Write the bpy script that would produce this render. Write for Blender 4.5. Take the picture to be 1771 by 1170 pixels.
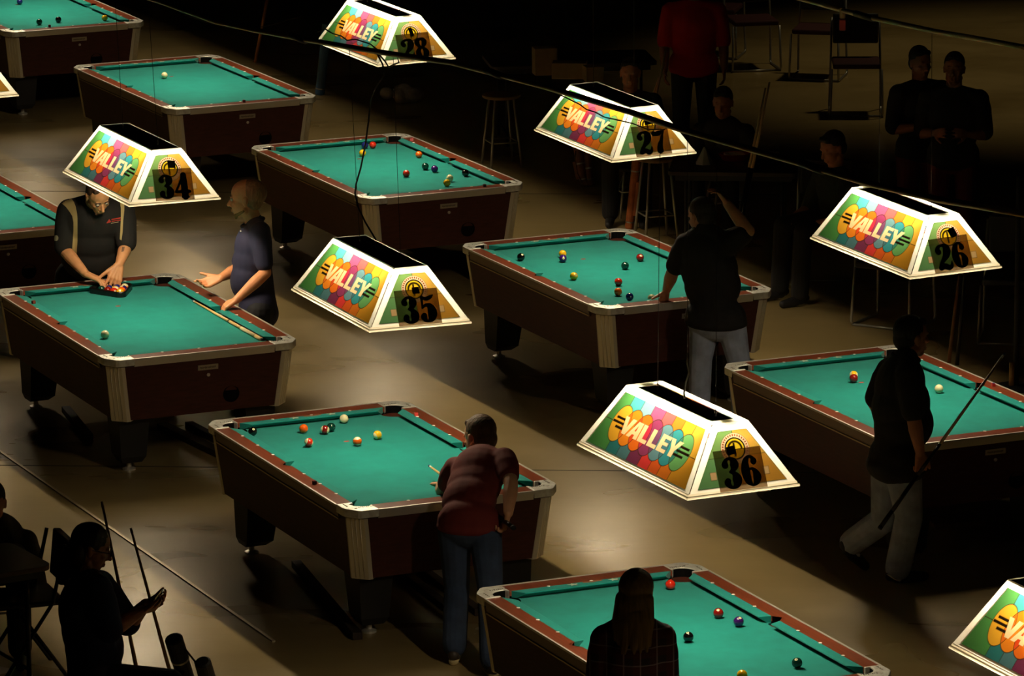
import bpy, bmesh, math, random
import numpy as np
from mathutils import Vector, Matrix
C = bpy.context.scene.collection
SC = bpy.context.scene
R = math.radians
for o in list(bpy.data.objects): bpy.data.objects.remove(o)

# ------------------------------------------------------------------ camera
FPX, PITCH, ROLL, HC = 8731.52, R(12.8825), R(.43727), 8.4289
cp, sp, cr_, sr_ = math.cos(PITCH), math.sin(PITCH), math.cos(ROLL), math.sin(ROLL)
FW = Vector((0, cp, -sp)); R0 = Vector((1, 0, 0)); U0 = Vector((0, sp, cp))
CR = R0*cr_ - U0*sr_; CU = R0*sr_ + U0*cr_
CO = Vector((0, 0, HC))
cam = bpy.data.cameras.new('camera'); camo = bpy.data.objects.new('camera', cam); C.objects.link(camo)
cam.sensor_width = 36; cam.lens = FPX/1771*36; cam.clip_start = .5; cam.clip_end = 200
m = Matrix((CR, CU, -FW)).transposed().to_4x4(); m.translation = CO
camo.matrix_world = m; SC.camera = camo

# ------------------------------------------------------------------ world, exposure
w = bpy.data.worlds.new('World'); SC.world = w; w.use_nodes = True
w.node_tree.nodes['Background'].inputs[0].default_value = (1, .86, .6, 1)
w.node_tree.nodes['Background'].inputs[1].default_value = .0035
SC.view_settings.view_transform = 'Standard'; SC.view_settings.look = 'None'
SC.view_settings.exposure = 0.0; SC.view_settings.gamma = 1
SC.view_settings.use_curve_mapping = False
SC.cycles.use_denoising = True
SC.cycles.max_bounces = 6; SC.cycles.diffuse_bounces = 3; SC.cycles.glossy_bounces = 3
SC.cycles.transmission_bounces = 4; SC.cycles.transparent_max_bounces = 8
SC.cycles.sample_clamp_indirect = 4
TUBE = 240.0      # radiance of the fluorescent tubes in the table lamps

# ------------------------------------------------------------------ helpers
def ray(px, py): return FW + CR*((px-885.5)/FPX) + CU*((585-py)/FPX)
def pz(px, py, z):
    d = ray(px, py); return CO + d*((z-HC)/d.z)
def pY(px, py, Y):
    d = ray(px, py); return CO + d*(Y/d.y)
def s2l(c):
    return tuple((v/12.92 if v <= .04045 else ((v+.055)/1.055)**2.4) for v in (x/255 for x in c))
MATS = {}
def mat(name, rgb, rough=.6, metal=0, noise=0, nscale=20, bump=0, bscale=60, spec=.5, sheen=0, coat=0, stretch=None):
    if name in MATS: return MATS[name]
    ma = bpy.data.materials.new(name); ma.use_nodes = True; nt = ma.node_tree; N = nt.nodes; L = nt.links
    b = N['Principled BSDF']; col = s2l(rgb) + (1,)
    b.inputs['Base Color'].default_value = col; b.inputs['Roughness'].default_value = rough
    b.inputs['Metallic'].default_value = metal; b.inputs['Specular IOR Level'].default_value = spec
    if sheen: b.inputs['Sheen Weight'].default_value = sheen
    if coat: b.inputs['Coat Weight'].default_value = coat; b.inputs['Coat Roughness'].default_value = .12
    if noise or bump:
        tc = N.new('ShaderNodeTexCoord'); mp = N.new('ShaderNodeMapping'); L.new(tc.outputs['Object'], mp.inputs[0])
        if stretch: mp.inputs['Scale'].default_value = stretch
    if noise:
        n = N.new('ShaderNodeTexNoise'); n.inputs['Scale'].default_value = nscale; n.inputs['Detail'].default_value = 5
        L.new(mp.outputs[0], n.inputs['Vector'])
        cr = N.new('ShaderNodeValToRGB'); L.new(n.outputs['Fac'], cr.inputs[0])
        cr.color_ramp.elements[0].position = .3; cr.color_ramp.elements[1].position = .7
        cr.color_ramp.elements[0].color = tuple(max(0, v*(1-noise)) for v in col[:3]) + (1,)
        cr.color_ramp.elements[1].color = tuple(min(1, v*(1+noise)) for v in col[:3]) + (1,)
        L.new(cr.outputs[0], b.inputs['Base Color'])
    if bump:
        n = N.new('ShaderNodeTexNoise'); n.inputs['Scale'].default_value = bscale; n.inputs['Detail'].default_value = 4
        L.new(mp.outputs[0], n.inputs['Vector'])
        bp = N.new('ShaderNodeBump'); bp.inputs['Strength'].default_value = bump; bp.inputs['Distance'].default_value = .01
        L.new(n.outputs['Fac'], bp.inputs['Height']); L.new(bp.outputs[0], b.inputs['Normal'])
    MATS[name] = ma; return ma

def obj(name, bm, m, parent=None, smooth=False, bevel=0):
    me = bpy.data.meshes.new(name)
    bmesh.ops.recalc_face_normals(bm, faces=bm.faces)
    bm.to_mesh(me); bm.free()
    for mm in (m if isinstance(m, (list, tuple)) else [m]): me.materials.append(mm)
    if smooth:
        for p in me.polygons: p.use_smooth = True
    o = bpy.data.objects.new(name, me); C.objects.link(o)
    if parent: o.parent = parent
    if bevel:
        md = o.modifiers.new('bevel', 'BEVEL'); md.width = bevel; md.segments = 2; md.limit_method = 'ANGLE'
    return o
def thing(name, label, cat, loc=(0, 0, 0), rz=0, group=None):
    o = bpy.data.objects.new(name, None); C.objects.link(o); o.location = loc; o.rotation_euler = (0, 0, rz)
    return tag(o, label, cat, group)
def tag(o, label, cat, group=None):
    o['label'] = label; o['category'] = cat
    if group: o['group'] = group
    return o
def BM(): return bmesh.new()
def box(bm, x0, x1, y0, y1, z0, z1, M=None):
    vs = [bm.verts.new(Vector((x, y, z))) for z in (z0, z1) for x, y in ((x0, y0), (x1, y0), (x1, y1), (x0, y1))]
    for f in ((3, 2, 1, 0), (4, 5, 6, 7), (0, 1, 5, 4), (1, 2, 6, 5), (2, 3, 7, 6), (3, 0, 4, 7)): bm.faces.new([vs[i] for i in f])
    if M: bmesh.ops.transform(bm, matrix=M, verts=vs)
    return vs
def prism(bm, pts, z0, z1, top=None):
    """outline pts (x,y) between z0 and z1; top: another outline for the upper face"""
    top = top or pts; n = len(pts)
    a = [bm.verts.new((p[0], p[1], z0)) for p in pts]; b = [bm.verts.new((p[0], p[1], z1)) for p in top]
    fs = [bm.faces.new(a[::-1]), bm.faces.new(b)]
    for i in range(n): fs.append(bm.faces.new((a[i], a[(i+1) % n], b[(i+1) % n], b[i])))
    bmesh.ops.triangulate(bm, faces=fs[:2])
    return a + b
def tube(bm, pts, r, n=8, caps=True):
    pts = [Vector(p) for p in pts]; rs = r if isinstance(r, (list, tuple)) else [r]*len(pts)
    rings = []; up = None
    for i, p in enumerate(pts):
        d = (pts[min(i+1, len(pts)-1)] - pts[max(i-1, 0)]).normalized()
        if up is None: up = Vector((0, 0, 1)) if abs(d.z) < .9 else Vector((1, 0, 0))
        a = d.cross(up).normalized(); b = a.cross(d).normalized(); up = b
        rings.append([bm.verts.new(p + (a*math.cos(t) + b*math.sin(t))*rs[i]) for t in (2*math.pi*k/n for k in range(n))])
    for A, B in zip(rings, rings[1:]):
        for k in range(n): bm.faces.new((A[k], A[(k+1) % n], B[(k+1) % n], B[k]))
    if caps: bm.faces.new(rings[0][::-1]); bm.faces.new(rings[-1])
def lathe(bm, prof, M=None, n=20):
    vs = []; rings = []
    for r, z in prof:
        ring = [bm.verts.new((r*math.cos(t), r*math.sin(t), z)) for t in (2*math.pi*k/n for k in range(n))]
        rings.append(ring); vs += ring
    for A, B in zip(rings, rings[1:]):
        for k in range(n): bm.faces.new((A[k], A[(k+1) % n], B[(k+1) % n], B[k]))
    bm.faces.new(rings[0][::-1]); bm.faces.new(rings[-1])
    if M: bmesh.ops.transform(bm, matrix=M, verts=vs)
def copy_tree(o, parent=None):
    c = o.copy(); C.objects.link(c); c.parent = parent
    for ch in list(o.children): copy_tree(ch, c)
    return c

# ------------------------------------------------------------------ floor
def floor_material():
    ma = bpy.data.materials.new('polished_concrete'); ma.use_nodes = True; nt = ma.node_tree; N = nt.nodes; L = nt.links
    b = N['Principled BSDF']; tc = N.new('ShaderNodeTexCoord')
    mp = N.new('ShaderNodeMapping'); L.new(tc.outputs['Object'], mp.inputs[0])
    mp.inputs['Scale'].default_value = (.5, .9, 1); mp.inputs['Rotation'].default_value = (0, 0, R(-8))
    n1 = N.new('ShaderNodeTexNoise'); n1.inputs['Scale'].default_value = 1.1; n1.inputs['Detail'].default_value = 3; n1.inputs['Distortion'].default_value = .5
    L.new(mp.outputs[0], n1.inputs['Vector'])
    n2 = N.new('ShaderNodeTexNoise'); n2.inputs['Scale'].default_value = 5; n2.inputs['Detail'].default_value = 6
    L.new(tc.outputs['Object'], n2.inputs['Vector'])
    ad = N.new('ShaderNodeMath'); ad.operation = 'MULTIPLY_ADD'; L.new(n2.outputs['Fac'], ad.inputs[0]); ad.inputs[1].default_value = .35; L.new(n1.outputs['Fac'], ad.inputs[2])
    cr = N.new('ShaderNodeValToRGB'); L.new(ad.outputs[0], cr.inputs[0])
    e = cr.color_ramp.elements; e[0].position = .2; e[0].color = (.215, .150, .052, 1); e[1].position = 1.0; e[1].color = (.39, .29, .125, 1)
    L.new(cr.outputs[0], b.inputs['Base Color'])
    rr = N.new('ShaderNodeMapRange'); L.new(n1.outputs['Fac'], rr.inputs[0])
    rr.inputs['From Min'].default_value = 0; rr.inputs['From Max'].default_value = 1
    rr.inputs['To Min'].default_value = .17; rr.inputs['To Max'].default_value = .43
    L.new(rr.outputs[0], b.inputs['Roughness']); b.inputs['Specular IOR Level'].default_value = .85; b.inputs['Specular Tint'].default_value = (1, .86, .62, 1)
    bp = N.new('ShaderNodeBump'); bp.inputs['Strength'].default_value = .07; bp.inputs['Distance'].default_value = .01
    mp3 = N.new('ShaderNodeMapping'); L.new(tc.outputs['Object'], mp3.inputs[0]); mp3.inputs['Scale'].default_value = (1.2, 7, 1); mp3.inputs['Rotation'].default_value = (0, 0, R(6))
    n3 = N.new('ShaderNodeTexNoise'); n3.inputs['Scale'].default_value = 2.2; n3.inputs['Detail'].default_value = 3; L.new(mp3.outputs[0], n3.inputs['Vector'])
    ad3 = N.new('ShaderNodeMath'); ad3.operation = 'MULTIPLY_ADD'; L.new(n3.outputs['Fac'], ad3.inputs[0]); ad3.inputs[1].default_value = .8; L.new(ad.outputs[0], ad3.inputs[2])
    L.new(ad3.outputs[0], bp.inputs['Height']); L.new(bp.outputs[0], b.inputs['Normal'])
    return ma
bm = BM(); box(bm, -30, 30, -4, 75, -.2, 0)
fl = obj('floor', bm, floor_material()); fl['kind'] = 'structure'
dk = mat('black_drape', (26, 24, 22), .95)
for nm, bx in (('wall_back', (-30, 30, 75, 75.3, 0, 14)), ('wall_left', (-30.3, -30, -4, 75, 0, 14)), ('wall_right', (30, 30.3, -4, 75, 0, 14))):
    bm = BM(); box(bm, *bx); o = obj(nm, bm, dk); o['kind'] = 'structure'
bm = BM(); box(bm, -30, 30, -4, 75, 14, 14.2); o = obj('ceiling', bm, dk); o['kind'] = 'structure'
# metal joint strip and saw-cut joints in the slab
a, b_ = pz(0, 782, 0), pz(468, 1107, 0); d = (b_-a).normalized(); n = Vector((-d.y, d.x, 0))
def strip(name, p, q, wd, h, m):
    d = (q-p).normalized(); n = Vector((-d.y, d.x, 0))*wd/2; bm = BM()
    prism(bm, [(v.x, v.y) for v in (p-n, q-n, q+n, p+n)], .0, h); o = obj(name, bm, m); o['kind'] = 'structure'; return o
jm = mat('joint_steel', (206, 190, 156), .4, .5)
strip('trim_1', a-d*6, b_+d*.05, .02, .008, jm)
js = mat('joint_seal', (40, 33, 24), .8)
a2 = pz(300, 808, 0); strip('trim_2', a2 - Vector((9, -.6, 0)), a2 + Vector((6, -.4, 0)), .012, .0015, js)
a2 = pz(250, 332, 0); strip('trim_3', a2 - Vector((9, -.6, 0)), a2 + Vector((9, -.6, 0)), .012, .0015, js)

# ------------------------------------------------------------------ pool tables
YAW = 66.031
TAB = {'35': (-.829, 30.098, .34), '27': (.736, 35.526, -.13), '34': (-2.549, 34.056, .35), '28': (-1.004, 39.476, -.32),
       '26': (2.49, 31.58, -.04), '36': (.881, 26.15, .27), '29': (-2.766, 43.403, -.67), '33': (-4.278, 38.033, .11), '30': (-4.515, 47.471, .09)}
LP, WP, HU, HV, ZT, ZB = 2.10, 1.05, 1.24, .69, .82, .782
def tpos(t, u, v, z=0):
    cx, cy, dy = TAB[t]; a = R(YAW+dy)
    return Vector((cx + u*math.cos(a) + v*math.sin(a), cy - u*math.sin(a) + v*math.cos(a), z))
def tloc(t, p):
    cx, cy, dy = TAB[t]; a = R(YAW+dy); dx, dy_ = p[0]-cx, p[1]-cy
    return dx*math.cos(a) - dy_*math.sin(a), dx*math.sin(a) + dy_*math.cos(a)

cloth = mat('green_cloth', (14, 134, 126), .95, noise=.1, nscale=7, bump=.05, bscale=500, spec=.15, sheen=.15)
railw = mat('rail_laminate', (118, 58, 36), .32, noise=.22, nscale=6, stretch=(1, 9, 9), spec=.5)
cabw = mat('cabinet_laminate', (74, 36, 26), .55, spec=.3, noise=.2, nscale=5, stretch=(2, 2, 14))
alu = mat('brushed_aluminium', (232, 222, 196), .45, .5, noise=.06, nscale=60, stretch=(30, 30, 1))
cap_m = mat('cast_metal_cap', (244, 238, 224), .42, .5, noise=.2, nscale=26, bump=.1, bscale=40)
chrome = mat('chrome_strip', (232, 226, 214), .4, .6)
blackm = mat('black_leg', (22, 19, 17), .5)
pocketm = mat('black_pocket', (6, 6, 6), .9, spec=.1)
pearl = mat('pearl_inlay', (252, 248, 236), .3)
brass = mat('trim_gold', (168, 146, 108), .32, .8)
platem = mat('nameplate_metal', (186, 176, 156), .35, .5)
rubber = mat('black_rubber', (14, 14, 14), .8)

def arc(cx, cy, r, a0, a1, n=10): return [(cx+r*math.cos(R(a0+(a1-a0)*k/n)), cy+r*math.sin(R(a0+(a1-a0)*k/n))) for k in range(n+1)]
def flip(pts, su, sv):
    q = [(x*su, y*sv) for x, y in pts]; return q if su*sv > 0 else q[::-1]
PC, PR = (1.066, .541), .082       # corner pocket centre and radius
def make_table():
    t = thing('pool_table', '', 'pool table')
    # bed with pocket bites
    q = []
    for su, sv in ((1, 1), (-1, 1), (-1, -1), (1, -1)):
        c = [(1.11, PC[1]-.062)] + arc(PC[0], PC[1], PR, -90, -180, 8)[:] + [(PC[0]-PR, .585)]
        c = [(1.11, .40), (1.11, PC[1]-PR)] + arc(PC[0], PC[1], PR, 270, 180, 8) + [(PC[0]-PR, .585)]
        s = [(.055, .585)] + arc(0, .588, .055, 0, -180, 8) if False else [(.05, .585), (.045, .565), (.02, .556), (-.02, .556), (-.045, .565), (-.05, .585)]
        if (su, sv) == (1, 1): q += c + s
        elif (su, sv) == (-1, 1): q += [(-x, y) for x, y in c][::-1]
        elif (su, sv) == (-1, -1): q += [(-x, -y) for x, y in c] + [(-x, -y) for x, y in s]
        else: q += [(x, -y) for x, y in c][::-1]
    bm = BM(); prism(bm, q, ZB-.03, ZB); obj('bed_cloth', bm, cloth, t)
    # cushions
    for sv in (-1, 1):
        for su in (-1, 1):
            out = [(.052, .588), (1.02, .588)]; nose = [(.07, .525), (.962, .525)]
            bm = BM(); prof_o = out; 
            P = lambda z, e: [(x*su, y*sv, z) for x, y in e]
            lo = [(.052, .588), (1.02, .588), (.985, .566), (.06, .566)]
            hi = [(.052, .588), (1.02, .588), (.95, .525), (.074, .525)]
            md = [(.052, .588), (1.02, .588), (.952, .528), (.074, .528)]
            lays = [(lo, ZB), (hi, ZB+.029), (hi, ZB+.033), ([(.052, .588), (1.02, .588), (.953, .530), (.073, .530)], ZB+.035)]
            rings = [[bm.verts.new((x*su, y*sv, z + (.003 if j < 2 and z > ZB else 0))) for j, (x, y) in enumerate(e)] for e, z in lays]
            for A, B in zip(rings, rings[1:]):
                for k in range(4): bm.faces.new((A[k], A[(k+1) % 4], B[(k+1) % 4], B[k]))
            bm.faces.new(rings[0]); bm.faces.new(rings[-1])
            obj('cushion', bm, cloth, t)
    for su in (-1, 1):
        lays = [([(1.113, -.488), (1.113, .488), (1.092, .468), (1.092, -.468)], ZB), ([(1.113, -.488), (1.113, .488), (1.05, .428), (1.05, -.428)], ZB+.029),
                ([(1.113, -.488), (1.113, .488), (1.05, .428), (1.05, -.428)], ZB+.033), ([(1.113, -.488), (1.113, .488), (1.055, .431), (1.055, -.431)], ZB+.035)]
        bm = BM(); rings = [[bm.verts.new((x*su, y, z + (.003 if j < 2 and z > ZB else 0))) for j, (x, y) in enumerate(e)] for e, z in lays]
        for A, B in zip(rings, rings[1:]):
            for k in range(4): bm.faces.new((A[k], A[(k+1) % 4], B[(k+1) % 4], B[k]))
        bm.faces.new(rings[0]); bm.faces.new(rings[-1]); obj('cushion', bm, cloth, t)
    # wooden rail tops
    for su, sv in ((1, 1), (1, -1), (-1, 1), (-1, -1)):
        pts = [(1.03, .588), (1.03, HV-.012), (0.0, HV-.012), (0.0, .628)] + arc(0, .59, .05, 78, 0, 8) + [(.052, .588)]
        bm = BM(); prism(bm, flip(pts, su, sv), ZT-.03, ZT)
        obj('rail_top', bm, railw, t)
    for su in (1, -1):
        bm = BM(); prism(bm, flip([(1.113, -.50), (HU-.012, -.50), (HU-.012, .50), (1.113, .50)], su, 1), ZT-.03, ZT)
        obj('rail_top', bm, railw, t, bevel=.003)
    # corner castings: plate with pocket bite, chamfered corner
    for su, sv in ((1, 1), (1, -1), (-1, 1), (-1, -1)):
        pts = [(1.03, .588), (1.03, HV), (HU-.115, HV), (HU-.09, HV-.006), (HU-.01, HV-.06), (HU, HV-.08), (HU, .50), (1.113, .50), (PC[0]+PR-.004, PC[1]-.018)] + arc(PC[0], PC[1], PR-.004, -12, 102, 12)[1:] + [(PC[0]-.02, .588)]
        bm = BM(); prism(bm, flip(pts, su, sv), ZT-.045, ZT+.004)
        c = obj('corner_cap', bm, cap_m, t, bevel=.004)
        # raised lettering marks and screws on the casting
        bm = BM(); rnd = random.Random(3)
        for k in range(9):
            x = HU-.095+.012*(k-4)*0; y = 0
        for k in range(8): box(bm, 1.155, 1.155+.006+.006*(k % 2), .505+.014*k*.9, .505+.014*k*.9+.006, ZT+.004, ZT+.0055)
        for k in range(6): box(bm, 1.045+.013*k, 1.045+.013*k+.006, .648, .654+.004*(k % 2), ZT+.004, ZT+.0055)
        bmesh.ops.transform(bm, matrix=Matrix.Diagonal((su, sv, 1, 1)), verts=bm.verts)
        obj('cast_lettering', bm, mat('cap_marks', (120, 112, 95), .5, .4), c)
        bm = BM(); lathe(bm, [(.009, ZT+.003), (.009, ZT+.006), (.005, ZT+.0075)], Matrix.Translation((1.17*su, .62*sv, 0)), 12)
        obj('screw', bm, chrome, c)
    # pocket liners
    for cx, cy, r in [(PC[0]*a, PC[1]*b, PR) for a in (1, -1) for b in (1, -1)] + [(0, .592*b, .053) for b in (1, -1)]:
        bm = BM(); n = 20; rin = []
        for rr, z in ((r-.008, ZT-.001), (r-.008, ZB-.1), (0.001, ZB-.1)):
            rin.append([bm.verts.new((cx+rr*math.cos(2*math.pi*k/n), cy+rr*math.sin(2*math.pi*k/n), z)) for k in range(n)])
        # leave the table side open above the bed
        inward = Vector((-cx, -cy)).normalized() if cx else Vector((0, -cy)).normalized()
        for A, B in zip(rin, rin[1:]):
            for k in range(n):
                mid = (A[k].co+A[(k+1) % n].co)/2 - Vector((cx, cy, 0))
                top = A is rin[0]
                if top and Vector((mid.x, mid.y)).normalized().dot(inward) > (-.05 if cx else -.1): continue
                bm.faces.new((A[k], A[(k+1) % n], B[(k+1) % n], B[k]))
        obj('pocket', bm, pocketm, t)
    # side fascia (dark metal) with bright strip under it
    for sv in (-1, 1):
        bm = BM()
        prism(bm, flip([(-1.03, HV-.03), (1.03, HV-.03), (1.03, HV-.018), (-1.03, HV-.018)], 1, sv), ZT-.085, ZT-.006, flip([(-1.03, HV-.03), (1.03, HV-.03), (1.03, HV-.0), (-1.03, HV-.0)], 1, sv))
        f = obj('side_fascia', bm, mat('fascia_bronze', (104, 84, 62), .35, .55), t)
        bm = BM(); box(bm, -1.03, 1.03, sv*(HV-.016)-.005, sv*(HV-.016)+.005, ZT-.089, ZT-.080); obj('trim_strip', bm, brass, f)
        bm = BM(); box(bm, -1.03, 1.03, sv*(HV-.004)-.006, sv*(HV-.004)+.006, ZT-.010, ZT+.0025); obj('edge_strip', bm, chrome, f)
    for su in (-1, 1):
        bm = BM()
        prism(bm, flip([(HU-.03, -.50), (HU-.014, -.50), (HU-.014, .50), (HU-.03, .50)], su, 1), ZT-.055, ZT-.004, flip([(HU-.03, -.50), (HU, -.50), (HU, .50), (HU-.03, .50)], su, 1))
        f = obj('end_fascia', bm, chrome, t)
        bm = BM(); box(bm, su*(HU-.004)-.006, su*(HU-.004)+.006, -.50, .50, ZT-.01, ZT+.0025); obj('edge_strip', bm, chrome, f)
    # cap skirts at the corners
    for su, sv in ((1, 1), (1, -1), (-1, 1), (-1, -1)):
        pts = [(1.03, HV-.02), (HU-.11, HV-.02), (HU-.02, HV-.09), (HU-.02, .50), (HU-.05, .50), (HU-.05, .55), (1.10, HV-.05), (1.03, HV-.05)]
        tp = [(1.03, HV-.002), (HU-.115, HV-.002), (HU-.002, HV-.08), (HU-.002, .50), (HU-.05, .50), (HU-.05, .55), (1.10, HV-.05), (1.03, HV-.05)]
        bm = BM(); prism(bm, flip(pts, su, sv), ZT-.055, ZT-.046, flip(tp, su, sv))
        prism(bm, flip(tp, su, sv), ZT-.046, ZT-.02)
        obj('corner_skirt', bm, mat('skirt_metal', (88, 84, 78), .25, .8), t)
    # tapered cabinet
    def octo(hu, hv, c): return [(-hu+c, -hv), (hu-c, -hv), (hu, -hv+c), (hu, hv-c), (hu-c, hv), (-hu+c, hv), (-hu, hv-c), (-hu, -hv+c)]
    za, zb = .385, ZT-.05
    bm = BM(); prism(bm, octo(1.165, .615, .075), za, zb, octo(1.205, .66, .075)); cab = obj('cabinet', bm, cabw, t)
    # corner posts over the chamfers
    for su, sv in ((1, 1), (1, -1), (-1, 1), (-1, -1)):
        lo, hi = [(1.165-.098, .615+.003), (1.165-.073, .615+.006), (1.171, .615-.073), (1.168, .615-.098)], [(1.205-.098, .66+.003), (1.205-.073, .66+.006), (1.211, .66-.073), (1.208, .66-.098)]
        il, ih = [(x-.03, y-.03) for x, y in lo], [(x-.03, y-.03) for x, y in hi]
        bm = BM(); prism(bm, flip(lo+il[::-1], su, sv)[::1], za-.008, zb, flip(hi+ih[::-1], su, sv)); ps = obj('corner_post', bm, alu, t)
        bm = BM()
        for k in (.25, .5, .75):
            a0 = Vector(lo[1]+(za,)).lerp(Vector(lo[2]+(za,)), k); b0 = Vector(hi[1]+(zb,)).lerp(Vector(hi[2]+(zb,)), k)
            tube(bm, [(a0.x*su, a0.y*sv, a0.z), (b0.x*su, b0.y*sv, b0.z)], .004, 6)
        obj('flute', bm, alu, ps, smooth=True)
    # nameplate, lock, ball return on both ends
    for su in (1, -1):
        def onend(v, z, off): return Vector((su*(1.165+.04*(z-za)/(zb-za)+off), v*su, z))
        bm = BM(); tilt = .04/(zb-za)
        vs = box(bm, -.004, .004, -.072, .072, -.018, .018)
        bmesh.ops.transform(bm, matrix=Matrix.Translation(onend(.03, .705, .002)) @ Matrix.Rotation(math.atan(tilt)*su, 4, 'Y'), verts=bm.verts)
        pl = obj('nameplate', bm, platem, cab)
        bm = BM()
        for k in range(13):
            y = (-.055 + .0088*k)*su
            box(bm, -.001, .0056 if su > 0 else .001, y-.0028, y+.0028, -.006 + .002*(k % 3 == 0), .005 + .002*(k % 4 == 0)) if su > 0 else box(bm, -.0056, .001, y-.0028, y+.0028, -.006, .005)
        bmesh.ops.transform(bm, matrix=Matrix.Translation(onend(.03, .705, .002)) @ Matrix.Rotation(math.atan(tilt)*su, 4, 'Y'), verts=bm.verts)
        obj('plate_script', bm, mat('plate_ink', (96, 84, 66), .5), pl)
        Mx = Matrix.Rotation(R(90)*su, 4, 'Y')
        bm = BM(); lathe(bm, [(.012, -.01), (.012, .004), (.007, .007)], Matrix.Translation(onend(.035, .65, 0)) @ Mx, 14); obj('lock', bm, chrome, cab)
        bm = BM(); lathe(bm, [(.058, -.02), (.058, .003), (.052, .005), (.05, .0015)], Matrix.Translation(onend(.20, .50, .001)) @ Mx, 28); obj('ball_return', bm, pocketm, cab)
    # legs with metal levelling feet
    for su, sv in ((1, 1), (1, -1), (-1, 1), (-1, -1)):
        bm = BM()
        hi = [(.80, .34), (1.06, .34), (1.06, .56), (.80, .56)]; lo = [(.92, .40), (1.045, .40), (1.045, .535), (.92, .535)]; mi = [(.86, .37), (1.055, .37), (1.055, .55), (.86, .55)]
        prism(bm, flip(mi, su, sv), .10, .40, flip(hi, su, sv)); prism(bm, flip(lo, su, sv), .06, .10, flip(mi, su, sv))
        lg = obj('leg', bm, blackm, t)
        bm = BM(); lathe(bm, [(.045, 0), (.045, .012), (.018, .022), (.018, .07)], Matrix.Translation((.985*su, .472*sv, 0)), 18); obj('levelling_foot', bm, chrome, lg)
    # sights
    sm = BM(); lathe(sm, [(.0105, ZT-.001), (.0105, ZT+.0012), (.009, ZT+.0018)], None, 12); s0 = None
    pos = [(k*LP/8, s*(WP/2+.0665)) for k in (-3, -2, -1, 1, 2, 3) for s in (-1, 1)] + [(s*(LP/2+.0665), k*WP/4) for k in (-1, 0, 1) for s in (-1, 1)]
    for u, v in pos:
        if s0 is None: s0 = obj('sight', sm, pearl, t); s = s0
        else: s = s0.copy(); C.objects.link(s)
        s.location = (u, v, .0)
    # printed stars and mark on the far cushion
    def star(bm, cx, cy, r, z):
        p = [(cx+(r if k % 2 else r*.45)*math.cos(R(36*k))*.8, cy+(r if k % 2 else r*.45)*math.sin(R(36*k))) for k in range(10)]
        prism(bm, p, z-.0008, z+.0006)
    for v in (-.125, .125):
        bm = BM(); star(bm, -1.088, v, .034, ZB+.0385); obj('cushion_star', bm, mat('print_white', (176, 196, 170), .8), t)
    bm = BM(); prism(bm, [(-1.113, -.055), (-1.098, -.06), (-1.086, 0), (-1.098, .06), (-1.113, .055)][::-1], ZB+.0370, ZB+.0392); obj('cushion_print', bm, mat('print_brown', (140, 96, 62), .8), t)
    bm = BM(); lathe(bm, [(.02, ZB-.001), (.02, ZB+.0006)], Matrix.Translation((-.52, 0, 0)) @ Matrix.Diagonal((.8, 1, 1, 1)), 12); obj('foot_spot', bm, mat('spot_red', (150, 72, 60), .9), t)
    return t
T0 = make_table()
TLAB = {'35': 'pool table under hanging lamp 35, a man in maroon leaning over its end',
        '34': 'pool table under hanging lamp 34 with a rack and a cue lying on it',
        '27': 'pool table under hanging lamp 27 where a man in black props his hand',
        '28': 'pool table beyond lamp 35, with ten balls scattered on its cloth',
        '26': 'pool table at the right edge, beyond the walking man in a black shirt',
        '36': 'pool table at the bottom edge, beyond the long-haired woman in plaid',
        '29': 'pool table behind lamp 34 with only a cue ball on its cloth',
        '33': 'pool table cut by the left edge, behind the man racking the balls',
        '30': 'pool table in the top left corner of the picture'}
TABLES = {}
for i, (k, (x, y, dy)) in enumerate(TAB.items()):
    t = T0 if i == 0 else copy_tree(T0)
    t.location = (x, y, 0); t.rotation_euler = (0, 0, -R(YAW+dy)); tag(t, TLAB[k], 'pool table', 'coin-operated pool tables in the hall'); TABLES[k] = t

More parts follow.
